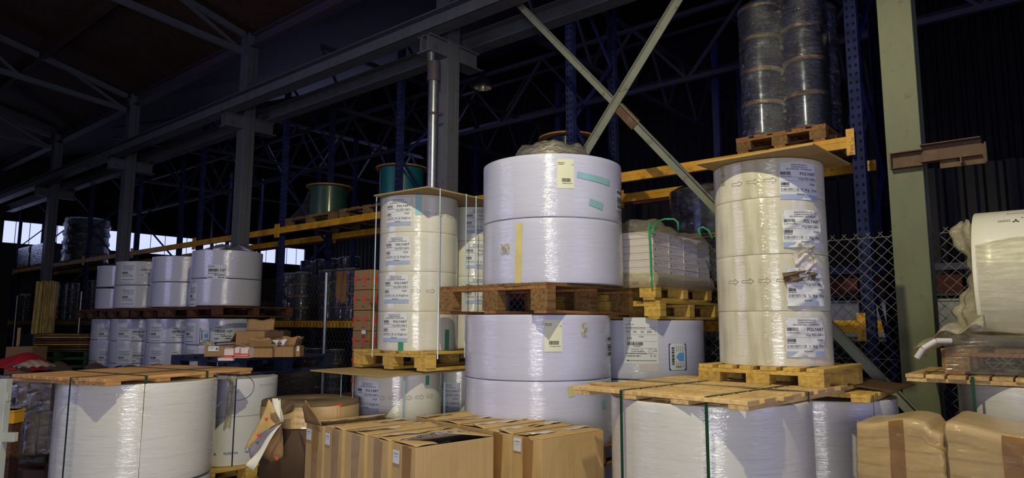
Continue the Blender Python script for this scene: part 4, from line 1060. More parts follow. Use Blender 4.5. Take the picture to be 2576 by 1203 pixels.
# ------------------------------------------------------------------ large rolls down the left row
Lc = [(5.00, 9.68, .49), (5.03, 11.10, .49), (5.03, 12.55, .49), (5.03, 13.52, .45)]
who = ['nearest', 'second', 'third', 'farthest']
for k, (x, y, r) in enumerate(Lc):
    for i, (a_, b_) in enumerate(((1.805, 2.19), (2.195, 2.60))):
        if k == 3: b_ -= .02
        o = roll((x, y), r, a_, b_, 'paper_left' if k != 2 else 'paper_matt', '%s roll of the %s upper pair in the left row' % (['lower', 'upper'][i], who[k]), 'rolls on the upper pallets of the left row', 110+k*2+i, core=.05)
        if k == 0 and i == 1: a, z = hit_angle(545, 684, (x, y), r); small_label(o, r, a, z-a_, .26, .20, 'np', 3)
        if k == 0 and i == 0: a, z = hit_angle(485, 742, (x, y), r); small_label(o, r, a, z-a_, .20, .33, 'tall', 4)
        if k == 2: a, z = hit_angle(322, 684 if i else 745, (x, y), r); small_label(o, r, a, z-a_, .26, .33, 'tall', 5+i)
        if k == 2 and i: a, z = hit_angle(368, 682, (x, y), r); small_label(o, r, a, z-a_, .18, .17, 'np', 7)
    for i in range(4):
        z0 = .15+i*.37
        o = roll((x-.03, y-.03), r+.01, z0, z0+.367, 'paper_left', '%s roll of the %s lower stack in the left row' % (names4[i], who[k]), 'rolls in the lower stacks of the left row', 130+k*4+i, core=.05)
        if i >= 2:
            px = {0: 478, 1: 392, 2: 312, 3: 262}[k]; py = {3: 838, 2: 898}[i]
            a, z = hit_angle(px, py, (x-.03, y-.03), r+.01); small_label(o, r+.01, a, z-z0, .24, .29, 'tall', 20+k*2+i)
            if k == 0 and i == 3:
                a, z = hit_angle(562, 838, (x-.03, y-.03), r+.01); small_label(o, r+.01, a, z-z0, .26, .20, 'np', 31)
                a, z = hit_angle(515, 845, (x-.03, y-.03), r+.01); small_label(o, r+.01, a, z-z0, .15, .20, 'blueframe', 32)
            if k in (1, 2) : a, z = hit_angle({1: 448, 2: 348}[k], py, (x-.03, y-.03), r+.01); small_label(o, r+.01, a, z-z0, .2, .17, 'np', 33+k+i)
    pallet(1.15, 1.55 if k == 0 else 1.15, (x, y-.1*(k == 0), 1.645), 0, 'brown pallet between the upper and lower rolls of the %s stack in the left row' % who[k], 'wood_dark', group='brown pallets in the left row', nb=6)
    pallet(1.15, 1.15, (x, y, 0), 0, 'floor pallet under the %s stack of the left row' % who[k], 'wood_dark', group='floor pallets in the left row')
m = MB().grid(lambda u, v: (.42*v*math.cos(6.283*u), .42*v*math.sin(6.283*u), min(.095, .005+.17*(1-v)**1.2)*(1+.12*math.sin(25*u))+.012*abs(math.sin(30*u+8*v))), 60, 8)
o = m.build('gathered_film', 'film_milky', None); o.location = (Lc[0][0], Lc[0][1], 2.60); tag(o, 'gathered film on top of the nearest upper roll of the left row', 'plastic film')

# ------------------------------------------------------------------ cartons
def carton(name, c, w, d, h, rz, z, label, mat='cardboard', top='closed', group=None, cat='carton', tapes=('x',), lab=None, flapang=(0, 0), inside='cardboard_inside', bev=.006, buckle=1):
    """box with its own walls and flaps; w along local x, d along local y. The long flaps fold along x."""
    t = empty(name, (c[0], c[1], z), rz, label, cat, group); th = .005
    m = MB()
    m.bb(-w/2, w/2, -d/2, -d/2+th, 0, h); m.bb(-w/2, w/2, d/2-th, d/2, 0, h); m.bb(-w/2, -w/2+th, -d/2+th, d/2-th, 0, h); m.bb(w/2-th, w/2, -d/2+th, d/2-th, 0, h); m.bb(-w/2, w/2, -d/2, d/2, 0, th)
    m.build('carton_body', mat, t, bevel=.002)
    rr = random.Random(int(w*1000+c[0]*97+c[1]*31))
    if top in ('closed', 'half'):
        for sy in (-1, 1):
            if top == 'half' and sy == -1: continue
            ph = rr.uniform(0, 6); rise = rr.uniform(.008, .016)*buckle
            def fl(u, v, sy=sy, ph=ph, rise=rise):
                x = (u-.5)*(w-.002); y = sy*(d/2-.001-v*(d/2-.003))
                z_ = h+.003+rise*v*(.5+.5*math.sin(5*u+ph))+.003*math.sin(17*u+ph)*v
                return (x, y, z_)
            MB().grid(fl, 24, 6).build('flap', mat, t, solid=.004)
        if tapes:
            def tp(u, v): x = (u-.5)*(w-.03); y = (v-.5)*.055; return (x, y, h+.010+.011*buckle*(.5+.5*math.sin(5*u+2))*(1-abs(v-.5)*.6)+.002*math.sin(23*u))
            MB().grid(tp, 30, 4).build('packing_tape', 'tape_clear', t)
    if top == 'open':
        for sx, sy, ang in flapang:
            L = (d if sy else w)/2; 
            wd = w if sy else d
            e = Vector((0, sy, 0)) if sy else Vector((sx, 0, 0)); base = Vector((sx*w/2, sy*d/2, h)); sdv = Vector((1, 0, 0)) if sy else Vector((0, 1, 0))
            out = e*math.cos(R(ang))+Vector((0, 0, 1))*math.sin(R(ang))
            fl_len = min(L, .5*min(w, d)) if min(w, d) < .5 else L
            def ff(u, v, base=base, sdv=sdv, out=out, wd=wd, fl_len=fl_len): return base+sdv*(u-.5)*(wd-.004)+out*fl_len*v*(1-.02*abs(math.sin(4*u)))+Vector((0, 0, .006*math.sin(9*u)*v))
            MB().grid(ff, 12, 4).build('flap', mat, t, solid=.004)
    if 'x-' in tapes:      # tape running down the -x end wall
        rr2 = rr.uniform(-.02, .02)
        def tf(u, v): return (-w/2-.0015-.0012*abs(math.sin(31*v+9*u)), rr2+(u-.5)*.06, h*(1-.46*v)-.002)
        MB().grid(tf, 3, 14).build('packing_tape', 'tape_brown', t)
        def tf2(u, v): return (-w/2-.0022-.001*abs(math.sin(27*v+5*u)), rr2-.035+.03*v+(u-.5)*.045, h*(1-.75*v)-.01)
        MB().grid(tf2, 3, 14).build('packing_tape', 'tape_brown', t)
    if lab:
        y0, z0, lw, lh = lab
        m = MB(); m.box((-w/2-.0058, y0, z0), (.0012, lw, lh)); s = m.build('label_sticker', 'label_paper', t)
        F = Flat(); F.text('L-UNIVERSAL', -lw*.42, lh*.18, lh*.10, wmax=lw*.8); F.scrib(-lw*.3, 0, lw*.3, lh*.03, 0, 3)
        F.build('printed_text', 'print_black', s, on_flat((-w/2-.0066, y0, z0), (0, -1, 0), (0, 0, 1)), .0004)
    return t
# front group of tall cartons; corners measured on the picture at top height
ZB = .92
zb0 = .145
rowA = [(707, 1062), (781, 1078), (849, 1088), (914, 1098), (998, 1110)]
ang0 = R(-2)
n5 = onz(1047, 1127, ZB); r5 = onz(1288, 1106, ZB)
ang0 = math.atan2(r5.y-n5.y, r5.x-n5.x)
n6 = onz(1362, 1107, ZB); r6 = onz(1530, 1077, ZB)
angB = math.atan2(r6.y-n6.y, r6.x-n6.x)
print('CARTON', n5, r5, math.degrees(ang0), (r5-n5).length, n6, r6, math.degrees(angB), (r6-n6).length)
ux = Vector((math.cos(R(-8)), math.sin(R(-8)), 0)); uy = Vector((-ux.y, ux.x, 0))
AZ = R(-8)
CW, CD = .535, .232
gA = 'tall brown cartons in the front group'
whoA = ['front-row tall carton at the left end with a torn flap standing up', 'front-row tall carton second from the left with a white label', 'front-row tall carton third from the left, taped and unlabelled', 'front-row tall carton fourth from the left beside the open one', 'open front-row carton with its dark inside showing']
for i in range(5):
    k = 4-i
    c = Vector((n5.x, n5.y, 0))+ux*(CW/2)+uy*(CD/2+k*(CD+.022))+ux*(-.004*k)
    op = i in (0, 4)
    t = carton('tall_carton', c, CW, CD, ZB-zb0-(.0 if i != 4 else .0), AZ+R([1.0, -.6, .5, -.4, 0][i]), zb0, whoA[i], 'cardboard', 'half' if i == 0 else ('none' if i == 4 else 'closed'), gA, 'carton', ('x', 'x-'), (.066, ZB-zb0-.07, .062, .07) if i in (0, 1, 4) else None)
    h = ZB-zb0
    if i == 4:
        # torn corners of the lid left at both ends, silver lining on the far side
        def e1(u, v): return (-CW/2+.17*v*(1-.5*abs(u-.35)), (u-.5)*(CD-.004), h+.004+.006*math.sin(3*v+2*u))
        def e2(u, v): return (CW/2-.15*v*(.45+.75*u), (u-.5)*(CD-.004), h+.004+.008*v)
        MB().grid(e1, 8, 5).build('flap', 'cardboard', t, solid=.004); MB().grid(e2, 8, 5).build('flap', 'cardboard', t, solid=.004)
        m = MB(); m.bb(-CW/2+.007, CW/2-.007, CD/2-.012, CD/2-.008, .05, h-.01); m.bb(-CW/2+.007, -CW/2+.010, -CD/2+.008, CD/2-.012, .05, h-.01); m.bb(CW/2-.010, CW/2-.007, -CD/2+.008, CD/2-.012, .05, h-.01); m.bb(-CW/2+.01, CW/2-.01, -CD/2+.01, CD/2-.012, .05, .07); m.build('shade_sheets', 'inside_shade', t)  # dark sheets added so the carton's inside reads as shaded
        def e3(u, v): return ((u-.5)*CW*.97, CD/2-.005-.035*v*(.5+.5*math.sin(3.1*u))+.0, h+.006+.022*math.sin(3.1*u)*v+.006*abs(math.sin(17*u))*v)
        MB().grid(e3, 28, 4).build('torn_lid', 'cardboard', t, solid=.004)
        def e4(u, v): return ((u-.5)*CW*.9, CD/2-.028-.018*math.sin(3.1*u)-.008*v, h+.010+.016*math.sin(3.1*u)-.014*v+.006*abs(math.sin(23*u)))
        MB().grid(e4, 30, 3).build('torn_liner', 'film_reels', t)
    if i == 0:
        # the left flap torn and standing up
        def e5(u, v):
            w_ = [1, .95, .86, .72, .55, .42][min(5, int(v*5.001))]
            return (-CW/2-.01-.03*v, CD/2-.004-(CD-.008)*(u*w_)+0*v, h+.155*v*(1-.22*abs(math.sin(4*u+1))))
        MB().grid(e5, 10, 5).build('standing_flap', 'cardboard_brown', t, solid=.005)
whoB = ['back-row tall carton at the far left end', 'back-row tall carton second from the far left', 'back-row tall carton in the middle with peeling clear tape', 'back-row tall carton next to the labelled right one', 'tall carton at the right end, with a white label on its narrow side']
for i in range(5):
    k = 4-i
    c = Vector((n6.x, n6.y, 0))+ux*(CW/2)+uy*(CD/2+k*(CD+.02))
    t = carton('tall_carton', c, CW, CD, ZB-zb0, AZ+R([.8, -.7, .6, -.3, 0][i]), zb0, whoB[i], 'cardboard', 'closed', gA, 'carton', ('x', 'x-') if i > 2 else ('x',), (.078, ZB-zb0-.05, .062, .075) if i == 4 else None)
cc = Vector((n5.x, n5.y, 0))+ux*.25+uy*.55
pallet(.56, 1.26, (cc.x, cc.y, 0), AZ, 'floor pallet under the front row of tall cartons', 'wood_yellow', nb=7)
cc = Vector((n6.x, n6.y, 0))+ux*.27+uy*.6
pallet(.54, 1.26, (cc.x, cc.y, 0), AZ, 'floor pallet under the back row of tall cartons', 'wood_yellow', nb=7)

# ------------------------------------------------------------------ two wrapped cartons in the lower right corner
def soft_carton(x0, x1, y0, y1, z0, z1, label, seed, tilt=.0):
    rr = random.Random(seed); ph = [rr.uniform(0, 6) for _ in range(6)]
    c = Vector(((x0+x1)/2, (y0+y1)/2, z0)); w_, d_, h_ = x1-x0, y1-y0, z1-z0
    t = empty('wrapped_carton', c, rr.uniform(-.02, .02), label, 'carton', 'film-wrapped cartons at the lower right')
    n = 20; m = MB()
    def P3(sx, sy, sz):   # superellipsoid-ish rounded box with bulges
        v = Vector((sx, sy, sz)); p = 26
        k = (abs(sx)**p+abs(sy)**p+abs(sz)**p)**(1/p); v = v/k
        b = 1+.012*math.sin(5*v.z+ph[0])+.010*math.sin(4*v.y+ph[1])
        z = (v.z+1)/2*h_+(.02*math.sin(3*v.y+ph[2])*(v.z > .5)) - tilt*(v.y < -.6)*(v.z > .6)*.5
        dent = .02*max(0, math.sin(9*v.z+3*v.y+ph[3]))**6 if abs(v.x) > .8 or abs(v.y) > .8 else 0
        return Vector((v.x*w_/2*b*(1-dent), v.y*d_/2*b*(1-dent), z))
    for (fx, a_, b_) in ((lambda u, v: (-1, 1-2*u, 2*v-1), 0, 0), (lambda u, v: (1, 2*u-1, 2*v-1), 0, 0), (lambda u, v: (2*u-1, -1, 2*v-1), 0, 0), (lambda u, v: (1-2*u, 1, 2*v-1), 0, 0), (lambda u, v: (2*u-1, 2*v-1, 1), 0, 0), (lambda u, v: (2*u-1, 1-2*v, -1), 0, 0)):
        m.grid(lambda u, v: P3(*fx(u, v)), n, n)
    m.build('carton_body', 'carton_film', t)
    for yy in (.06,):
        def tp(u, v): q = P3(-1, .05+(u-.5)*.34, 2*v-1); return q+Vector((-.003, 0, 0))
        MB().grid(tp, 3, 20).build('packing_tape', 'tape_brown', t)
    def band(zf, hh, off):
        def g(u, v):
            s_ = u*4; a = (-1, 1-2*s_) if s_ < 1 else ((2*(s_-1)-1, -1) if s_ < 2 else ((1, 2*(s_-2)-1) if s_ < 3 else (1-2*(s_-3), 1)))
            q = P3(a[0], a[1], 2*(zf+hh*v+.02*math.sin(6.28*u+ph[4]))-1); e = Vector((q.x, q.y, 0)).normalized()*off; return q+e
        return g
    for k in range(5):
        zf = .30+.14*k+rr.uniform(-.02, .02)
        MB().grid(band(zf, .02, .005), 64, 2).build('film_band', 'film_thin', t)
    MB().grid(band(.15, .82, .009), 64, 16).build('stretch_film', 'film_thin', t)
    return t
A = onz(2152, 1066, 1.075)
print('RCARTON', A)
soft_carton(A.x, A.x+.42, A.y-.385, A.y, .62, 1.10, 'film-wrapped brown carton by the yellow lid, its right corner crushed', 3, .05)
soft_carton(A.x-.10, A.x+.45, A.y-.93, A.y-.40, .60, 1.115, 'film-wrapped brown carton at the right edge, below the horizontal roll', 5)
soft_carton(A.x, A.x+.42, A.y-.39, A.y, .15, .61, 'lower wrapped carton under the crushed one', 7)
soft_carton(A.x-.10, A.x+.45, A.y-.93, A.y-.40, .15, .59, 'lower wrapped carton under the one at the right edge', 9)
pallet(.6, 1.0, (A.x+.2, A.y-.48, 0), 0, 'floor pallet under the wrapped cartons at the right', 'wood_yellow')

# ------------------------------------------------------------------ horizontal roll on its pallet at the right edge
dk = onx(2276, 930, 4.62)
print('RDECK', dk)
slat_cover((4.62, dk.y), (4.62, dk.y-1.25), (5.50, dk.y-1.25), 1.235, 'pale slatted timber lid under the horizontal roll at the right edge', 'nr', 12, 'wood_new', 4, .12)
roll((5.10, dk.y-.70), .50, .62, 1.233, 'paper_wrapped_front', 'wrapped roll beneath the slatted lid at the right edge', None, 150, core=.06)
roll((5.10, dk.y-.70), .50, .15, .615, 'paper_wrapped_front', 'floor-level roll beneath the slatted lid at the right edge', None, 151, core=.06)
pallet(1.0, 1.0, (5.10, dk.y-.70, 0), 0, 'floor pallet under the rolls at the right edge', 'wood_yellow')
q = onx(2450, 1000, 4.60); st = empty('strapping', (4.6, q.y, .6), 0, 'dark green strap round the roll at the right edge', 'strap'); vstrap(st, (4.60, q.y), (-1, 0), .15, 1.28, .018, 'strap_green')
py0 = onx(2368, 900, 4.70).y
t = pallet(.80, 1.2, (5.10, py0-.6, 1.280), 0, 'film-wrapped pallet under the horizontal roll at the right edge', 'wood_brown', 'wood_stringer', 'wood_brown', h=.15)
hy = onx(2443, 560, 4.85).y; hr = .415; hz = 1.432+hr
def hroll():
    t = empty('horizontal_roll', (5.12, hy, hz), 0, 'large cream film-wrapped roll lying on its side at the right edge', 'paper roll')
    M = Matrix.Rotation(R(90), 3, 'X')
    m = MB(); pr = [(.06, 0), (hr-.004, 0), (hr, .004)]+[(hr, .1*i) for i in range(1, 12)]+[(hr-.004, 1.16), (.06, 1.16)]
    m.lathe(pr, 120, M=M, close=True); o = m.build('roll_body', 'paper_white_reel', t)
    for p in o.data.polygons:
        if abs(p.normal.y) > .8: p.use_smooth = False
    # printed emblem and lines near the top, red sticker
    F = Flat()
    fn = lambda u, v, off: ((hr+off)*-math.cos(v/hr), -u, (hr+off)*math.sin(v/hr))
    def dia(cx, cy, s_, a): 
        ca, sa = math.cos(a), math.sin(a); pts = [(0, 0), (s_*.5, s_*.87), (0, s_*1.74), (-s_*.5, s_*.87)]
        return [(cx+x*ca-y*sa, cy+x*sa+y*ca) for x, y in pts]
    v0 = hr*math.radians(50)
    for a in (0, 2.094, -2.094): F.add(dia(.215, v0, .012, a), [(0, 1, 2, 3)], 0)
    F.scrib(.13, v0+.000, .19, .008, 1, 3); F.scrib(.13, v0+.014, .19, .006, 1, 4); F.scrib(.24, v0+.03, .44, .007, 1, 5); F.scrib(.17, v0+.10, .50, .006, 1, 6)
    F.path([(.25, v0+.08), (.30, v0+.08), (.30, v0+.06)], .003, 1, False)
    F.build('printed_marks', ['print_black', 'print_grey'], o, fn, .002)
    def rs(u, v): return fn(.262+.12*u, v0-.075+.10*v-.03*u*(v < .5)+.03*(1-u)*(v < .5), .004)
    MB().grid(rs, 4, 8).build('red_sticker', 'print_red', t)
    def fw(u, v):
        y = -.02-1.1*u; a = math.radians(-75+ (100+6*math.sin(9*u))*v); r_ = hr+.006+.006*abs(math.sin(37*v+6*u))+.004*math.sin(21*u+9*v)
        return (-r_*math.cos(a), y, r_*math.sin(a))
    MB().grid(fw, 60, 60).build('stretch_film', 'film_horizontal', t)
    return t
def _fh():
    mat_clear('film_horizontal', (.98, .97, .92), .30, .07, 1.0, 5, .05, (6, 1.0, 6))
_fh(); hroll()
# bunched film hanging at the end of the horizontal roll and over the pallet
def hang(u, v):
    z = hz+hr*.82-(hr*1.75)*v; w_ = (.015+.075*math.exp(-((v-.12)/.12)**2)+.085*math.exp(-((v-.78)/.2)**2)+.02*math.sin(23*v)**2)
    a = 3.14*u; x = 4.86+.10*v-.02+.16*u
    return (x, hy+.008+w_*math.sin(a)*(1+.25*math.sin(19*u+6*v)), z+.012*math.sin(17*u))
o = MB().grid(hang, 24, 40).build('film_bunch', 'film_milky', None, solid=.002); tag(o, 'crumpled film bunched at the end of the horizontal roll', 'plastic film')
def tail(u, v):
    # a limp fold: runs along the pallet edge and droops off its left end
    y = py0-.22+.36*u; h = .15*math.sin(math.pi*min(1, .25+.75*v))*(1-.75*u**1.4)
    x = 4.66+.20*v+.015*math.sin(19*u); z = 1.445-.06*max(0, u-.6)*2.5+h*(1+.22*math.sin(14*u+4*v))
    return (x, y, z)
o = MB().grid(tail, 26, 14).build('film_bunch', 'film_milky', None, solid=.002); tag(o, 'folded film lying over the left end of the wrapped pallet at the right', 'plastic film')
o = MB(); pts = [(4.66, py0-.06, 1.475), (4.62, py0+.01, 1.475), (4.60, py0+.075, 1.43), (4.60, py0+.11, 1.375)]
for i in range(3): o.tube(pts[i], pts[i+1], .016, 10)
o = o.build('foam_strip', 'white_card', None); tag(o, 'white foam strip poking out beside the wrapped pallet at the right', 'foam strip')
def pw(u, v):
    y = py0-.02-1.2*u; x = 4.685-.008*abs(math.sin(31*v+3*u))
    return (x+(.02 if v > .85 else 0), y, 1.29+.22*v)
o = MB().grid(pw, 50, 30).build('stretch_film', 'film_horizontal', None); tag(o, 'glossy stretch film round the pallet at the right edge', 'plastic film')
o = MB().grid(lambda u, v: (4.69+.35*v, py0-.02-1.2*u, 1.51+.02*math.sin(9*u+7*v)+.03*v), 40, 12).build('stretch_film', 'film_milky', None); tag(o, 'milky film covering the pallet deck in front of the horizontal roll', 'plastic film')

# ------------------------------------------------------------------ small cartons on the blue pallet
bp = pallet(1.05, 1.0, (3.42, 6.02, 1.126), R(6), 'dark blue wooden pallet under the small cartons', 'wood_blue')
m = MB(); m.bb(-.5, .5, -.45, .45, 0, 1.1); 
def sc(pxa, pxb, pyt, pyb, D, dd, label, mat='cardboard_brown', top='closed', rz=None, flaps=(), zfix=None, cat='carton', tapes=('x',)):
    """small carton: front face spans pxa..pxb, bottom at pyb, depth dd going away"""
    a, b = ond(pxa, pyb, D), ond(pxb, pyb, D); zt = ond(pxa, pyt, D).z; z0 = a.z if zfix is None else zfix
    w_ = (b-a).xy.length; u = (b-a).normalized(); f = Vector((-u.y, u.x, 0)); f = f if f.dot(FH) > 0 else -f
    c = (a+b)/2+f*dd/2
    return carton('small_carton', c, w_, dd, zt-z0, math.atan2(u.y, u.x), z0, label, mat, top, 'small cartons on the blue pallet', cat, tapes, None, flaps, buckle=.4)
ZP = 1.274; D0 = 5.95
sc(512, 585, 872, 914, D0-.02, .22, 'small brown carton at the left with a white address label', zfix=ZP, tapes=())
sc(627, 683, 876, 914, D0-.12, .20, 'open brown carton in the middle of the blue pallet', 'cardboard_brown', 'open', flaps=((0, -1, 60), (0, 1, 50), (-1, 0, 20)), zfix=ZP)
sc(686, 736, 873, 912, D0-.05, .20, 'open brown carton right of the middle with crumpled white paper in it', 'cardboard_brown', 'open', flaps=((0, 1, 80), (1, 0, 70)), zfix=ZP)
sc(738, 753, 872, 911, D0+.03, .12, 'narrow brown carton at the right end with a small label', zfix=ZP, tapes=())
za = ond(600, 873, D0).z
sc(592, 664, 834, 873, D0+.12, .22, 'upper open brown carton with its flap standing up', 'cardboard_brown', 'open', flaps=((0, 1, 75), (-1, 0, -60)))
sc(668, 712, 834, 872, D0+.22, .2, 'dark brown carton behind the upper open one', 'cardboard_dark')
sc(590, 720, 873, 914, D0+.25, .2, 'wide brown carton at the back carrying the upper ones', 'cardboard_dark', zfix=ZP)
wb = [(563, 589, 879, 905, 'upright'), (590, 604, 876, 893, 'small square'), (605, 626, 876, 895, 'upper right'), (587, 625, 896, 914, 'long low'), (547, 585, 908, 914, 'flat')]
for a_, b_, y0_, y1_, nm in wb:
    t = sc(a_, b_, y0_, y1_, D0-.22, .10, '%s white and red packet among the small cartons' % nm, 'white_card', 'closed', tapes=(), cat='packet', zfix=(ZP if y1_ > 903 else None))
    t['group'] = 'white and red packets'
    m = MB(); w_ = (b_-a_)*5.73/1702; h_ = (y1_-y0_)*5.73/1702; m.bb(-w_/2, w_/2, -.052, -.051, h_*.1, h_*.28); m.bb(w_/2-.008, w_/2, -.052, -.051, h_*.1, h_*.9); m.build('red_print', 'print_red', t)
def stick(px, py, D, w_, h_, seed, parent_label):
    p = ond(px, py, D); u = R0; o = MB().box((0, 0, 0), (w_, .002, h_)).build('label_sticker', 'label_paper', None); return o, p
for t in [o for o in bpy.data.objects if o.name.startswith('small_carton')]:
    if 'address label' in t['label'] or 'small label' in t['label']:
        big = 'address' in t['label']
        m = MB(); y = -.11 if big else -.06
        m.bb(-.09 if big else .0, .0 if big else .02, y-.003, y-.001, .05, .09); s_ = m.build('label_sticker', 'label_paper', t)
        F = Flat(); x0 = -.085 if big else .002
        F.scrib(x0, .078, x0+(.05 if big else .015), .004, 0, 3); F.scrib(x0, .068, x0+(.045 if big else .015), .004, 0, 4)
        if big: F.bars(-.026, .058, -.004, .080, seed=4)
        F.build('printed_text', 'print_black', s_, on_flat((0, y-.004, 0), (1, 0, 0), (0, 0, 1)), .0004)
t = empty('metal_tube', ond(541, 867, D0+.05), 0, 'dull metal tube lying among the small cartons', 'tube')
e = ond(590, 864, D0+.15)-ond(541, 867, D0+.05)
MB().tube((0, 0, 0), e, .021, 18).build('tube_wall', 'tin', t); MB().tube(-e*.02, e*.04, .0215, 18).build('rim', 'cable_black', t)
def paper(u, v): return ((u-.5)*.11+.01*math.sin(9*v), (v-.5)*.10, .05*abs(math.sin(5*u+3*v))+.02*math.sin(11*u*v))
o = MB().grid(paper, 10, 10).build('crumpled_paper', 'white_card', None, solid=.002); o.location = ond(700, 872, D0+.0); tag(o, 'crumpled white paper sticking out of the open right carton', 'paper')
def clr(u, v): return ((u-.5)*.14, (v-.5)*.14, .05*math.sin(3.1*u)*math.sin(3.1*v)+.015*abs(math.sin(13*u+7*v)))
o = MB().grid(clr, 16, 16).build('film_ball', 'film_milky', None); o.location = ond(520, 873, D0+.06); tag(o, 'balled-up clear film beside the metal tube', 'plastic film')
# what carries the blue pallet: wrapped drums in the dark
t = empty('wrapped_bale', (3.62, 6.35, 0), 0, 'dark film-wrapped load standing under the blue pallet', 'bale')
MB().box((0, 0, .56), (.85, .75, 1.12)).build('load', 'cardboard_dark', t, bevel=.03); MB().box((0, 0, .56), (.88, .78, 1.10)).build('stretch_film', 'film_reels', t, bevel=.03)

# ------------------------------------------------------------------ low roll in torn cardboard beside the tall cartons
MCc, MCr = (2.92, 4.33), .335
t = empty('carton_wrapped_roll', (MCc[0], MCc[1], .30), 0, 'low roll wrapped in brown cardboard with a worn grey lid', 'paper roll')
MB().lathe([(.0, 0), (MCr, 0), (MCr, .70), (MCr-.01, .705)], 64).build('cardboard_wrap', 'cardboard_dark', t)
MB().lathe([(MCr+.004, .56), (MCr+.004, .715), (MCr-.0, .722), (.035, .722), (.035, .60), (0, .60)], 64).build('top_lid', 'chipboard_dark', t)
def ctape(a0_, w_, z0_, z1_, mat, nm):
    def g(u, v): a = a0_+(u-.5)*w_/MCr; return ((MCr+.008+.002*math.sin(19*v+9*u))*math.cos(a), (MCr+.008)*math.sin(a), z0_+(z1_-z0_)*v)
    MB().grid(g, 12, 8).build(nm, mat, t)
a, z = hit_angle(800, 1015, MCc, MCr); ctape(a, .30, .56, .70, 'tape_clear', 'clear_tape'); ctape(a-1.0, .5, .56, .69, 'cardboard', 'cardboard_band'); ctape(a+.9, .4, .56, .69, 'cardboard', 'cardboard_band')
F = Flat(); F.add([(-.03, .03), (.05, .04), (.01, -.02)], [(0, 2, 1)]); a, z = hit_angle(845, 1032, MCc, MCr); F.build('red_mark', 'print_red', t, on_round(MCr+.004, a, z-.30), .003)
pallet(.75, .75, (MCc[0], MCc[1], .155), 0, 'dark pallet under the cardboard-wrapped roll', 'wood_dark')
pallet(.75, .75, (MCc[0], MCc[1], .005), R(2), 'lowest dark pallet under the cardboard-wrapped roll', 'wood_dark')
# torn printed cardboard leaning against it
def bend(P_, Q_, S_, T_, bow, nm, mat, parent, nu=14, nv=8):
    P_, Q_, S_, T_ = map(Vector, (P_, Q_, S_, T_))
    nrm = (Q_-P_).cross(T_-P_).normalized()
    def g(u, v): return (P_*(1-u)+Q_*u)*(1-v)+(T_*(1-u)+S_*u)*v+nrm*bow*math.sin(math.pi*u)+nrm*.012*math.sin(5*v+3*u)
    return MB().grid(g, nu, nv).build(nm, mat, parent, world=True, solid=.004)
t = empty('torn_cardboard', ond(670, 1150, 4.5), 0, 'torn cardboard wrapping with red marks, white inside, leaning beside the tall cartons', 'cardboard')
Dq = 4.55
def pq(pts, D_): return [ond(x, y, D_+d) for x, y, d in pts]
bend(*pq([(676, 1004, .10), (708, 1062, .02), (660, 1088, -.02), (618, 1132, .05)], Dq), .012, 'printed_sheet', 'cardboard', t)
bend(*pq([(708, 1064, .0), (660, 1088, -.03), (626, 1128, -.02), (630, 1156, -.05)], Dq), .012, 'inner_liner', 'liner_white_shaded', t)  # white liner turned from the light, painted grey
bend(*pq([(709, 1065, -.06), (662, 1117, -.10), (620, 1171, -.16), (636, 1184, -.16)], Dq), .010, 'white_liner', 'liner_white', t)
bend(*pq([(708, 1070, -.03), (712, 1150, .03), (680, 1166, .05), (652, 1152, .02)], Dq), .010, 'printed_sheet', 'cardboard_brown', t)
bend(*pq([(684, 1004, .02), (709, 1062, -.05), (716, 1056, -.08), (702, 1002, .0)], Dq), .008, 'white_liner', 'liner_white', t)
bend(*pq([(700, 1002, .0), (737, 1004, .02), (738, 1032, .0), (714, 1046, -.04)], Dq), .006, 'inner_panel', 'cardboard_dark', t)
for px, py in ((664, 1053), (644, 1094), (690, 1150)):
    p = ond(px, py, Dq-.06)
    m = MB(); m.add([p, p+R0*.028+Vector((0, 0, .006)), p+R0*.02-Vector((0, 0, .026))], [(0, 2, 1)]); m.build('red_mark', 'print_red', t, world=True)

# ------------------------------------------------------------------ cable reels
def reel_proto(r, h, rb, cable, label, cat='cable reel', flange='wood_flange', ft=.018, group=None, name='cable_reel', ridges=True):
    t = empty(name, (0, 0, 0), 0, label, cat, group)
    for z in (0, h-ft): MB().lathe([(.03, z), (r, z), (r, z+ft), (.03, z+ft)], 40, close=True, sm=False).build('flange', flange, t)
    pr = [(rb*.5, ft)]; n = 16 if ridges else 5
    for i in range(n*2+1): pr.append((rb-(0 if i % 2 else .006), ft+(h-2*ft)*i/(n*2)))
    pr.append((rb*.5, h-ft)); MB().lathe(pr, 36).build('wound_cable', cable, t)
    return snap(t)
HH = .322
rp = reel_proto(.195, HH, .178, 'cable_black', 'x'); first = True
def place_reels(pts, z0, layers, labeler, group, proto=rp, hh=HH):
    global first
    for j, (x, y) in enumerate(pts):
        for k in range(layers):
            lab = labeler(j, k)
            if first and proto is rp: rp.location = (x, y, z0+k*hh); rp['label'] = lab; rp['group'] = group; first = False
            else: copy_tree(proto, (x, y, z0+k*hh), random.uniform(0, 6), lab, group)
lay5 = ['bottom', 'second-lowest', 'second-highest', 'top']
zr = 3.315
pallet(.80, .80, (6.57, 1.98, 3.165), 0, 'brown pallet on the orange beam under the tall wrapped reels', 'wood_stringer', 'wood_stringer', 'wood_brown', h=.15)
place_reels([(6.37, 2.18), (6.37, 1.78), (6.77, 2.18), (6.77, 1.78)], zr, 4, lambda j, k: '%s black cable reel of the %s column on the high rack pallet' % (lay5[k], ['front left', 'front right', 'rear left', 'rear right'][j]), 'wrapped black cable reels on the high pallet')
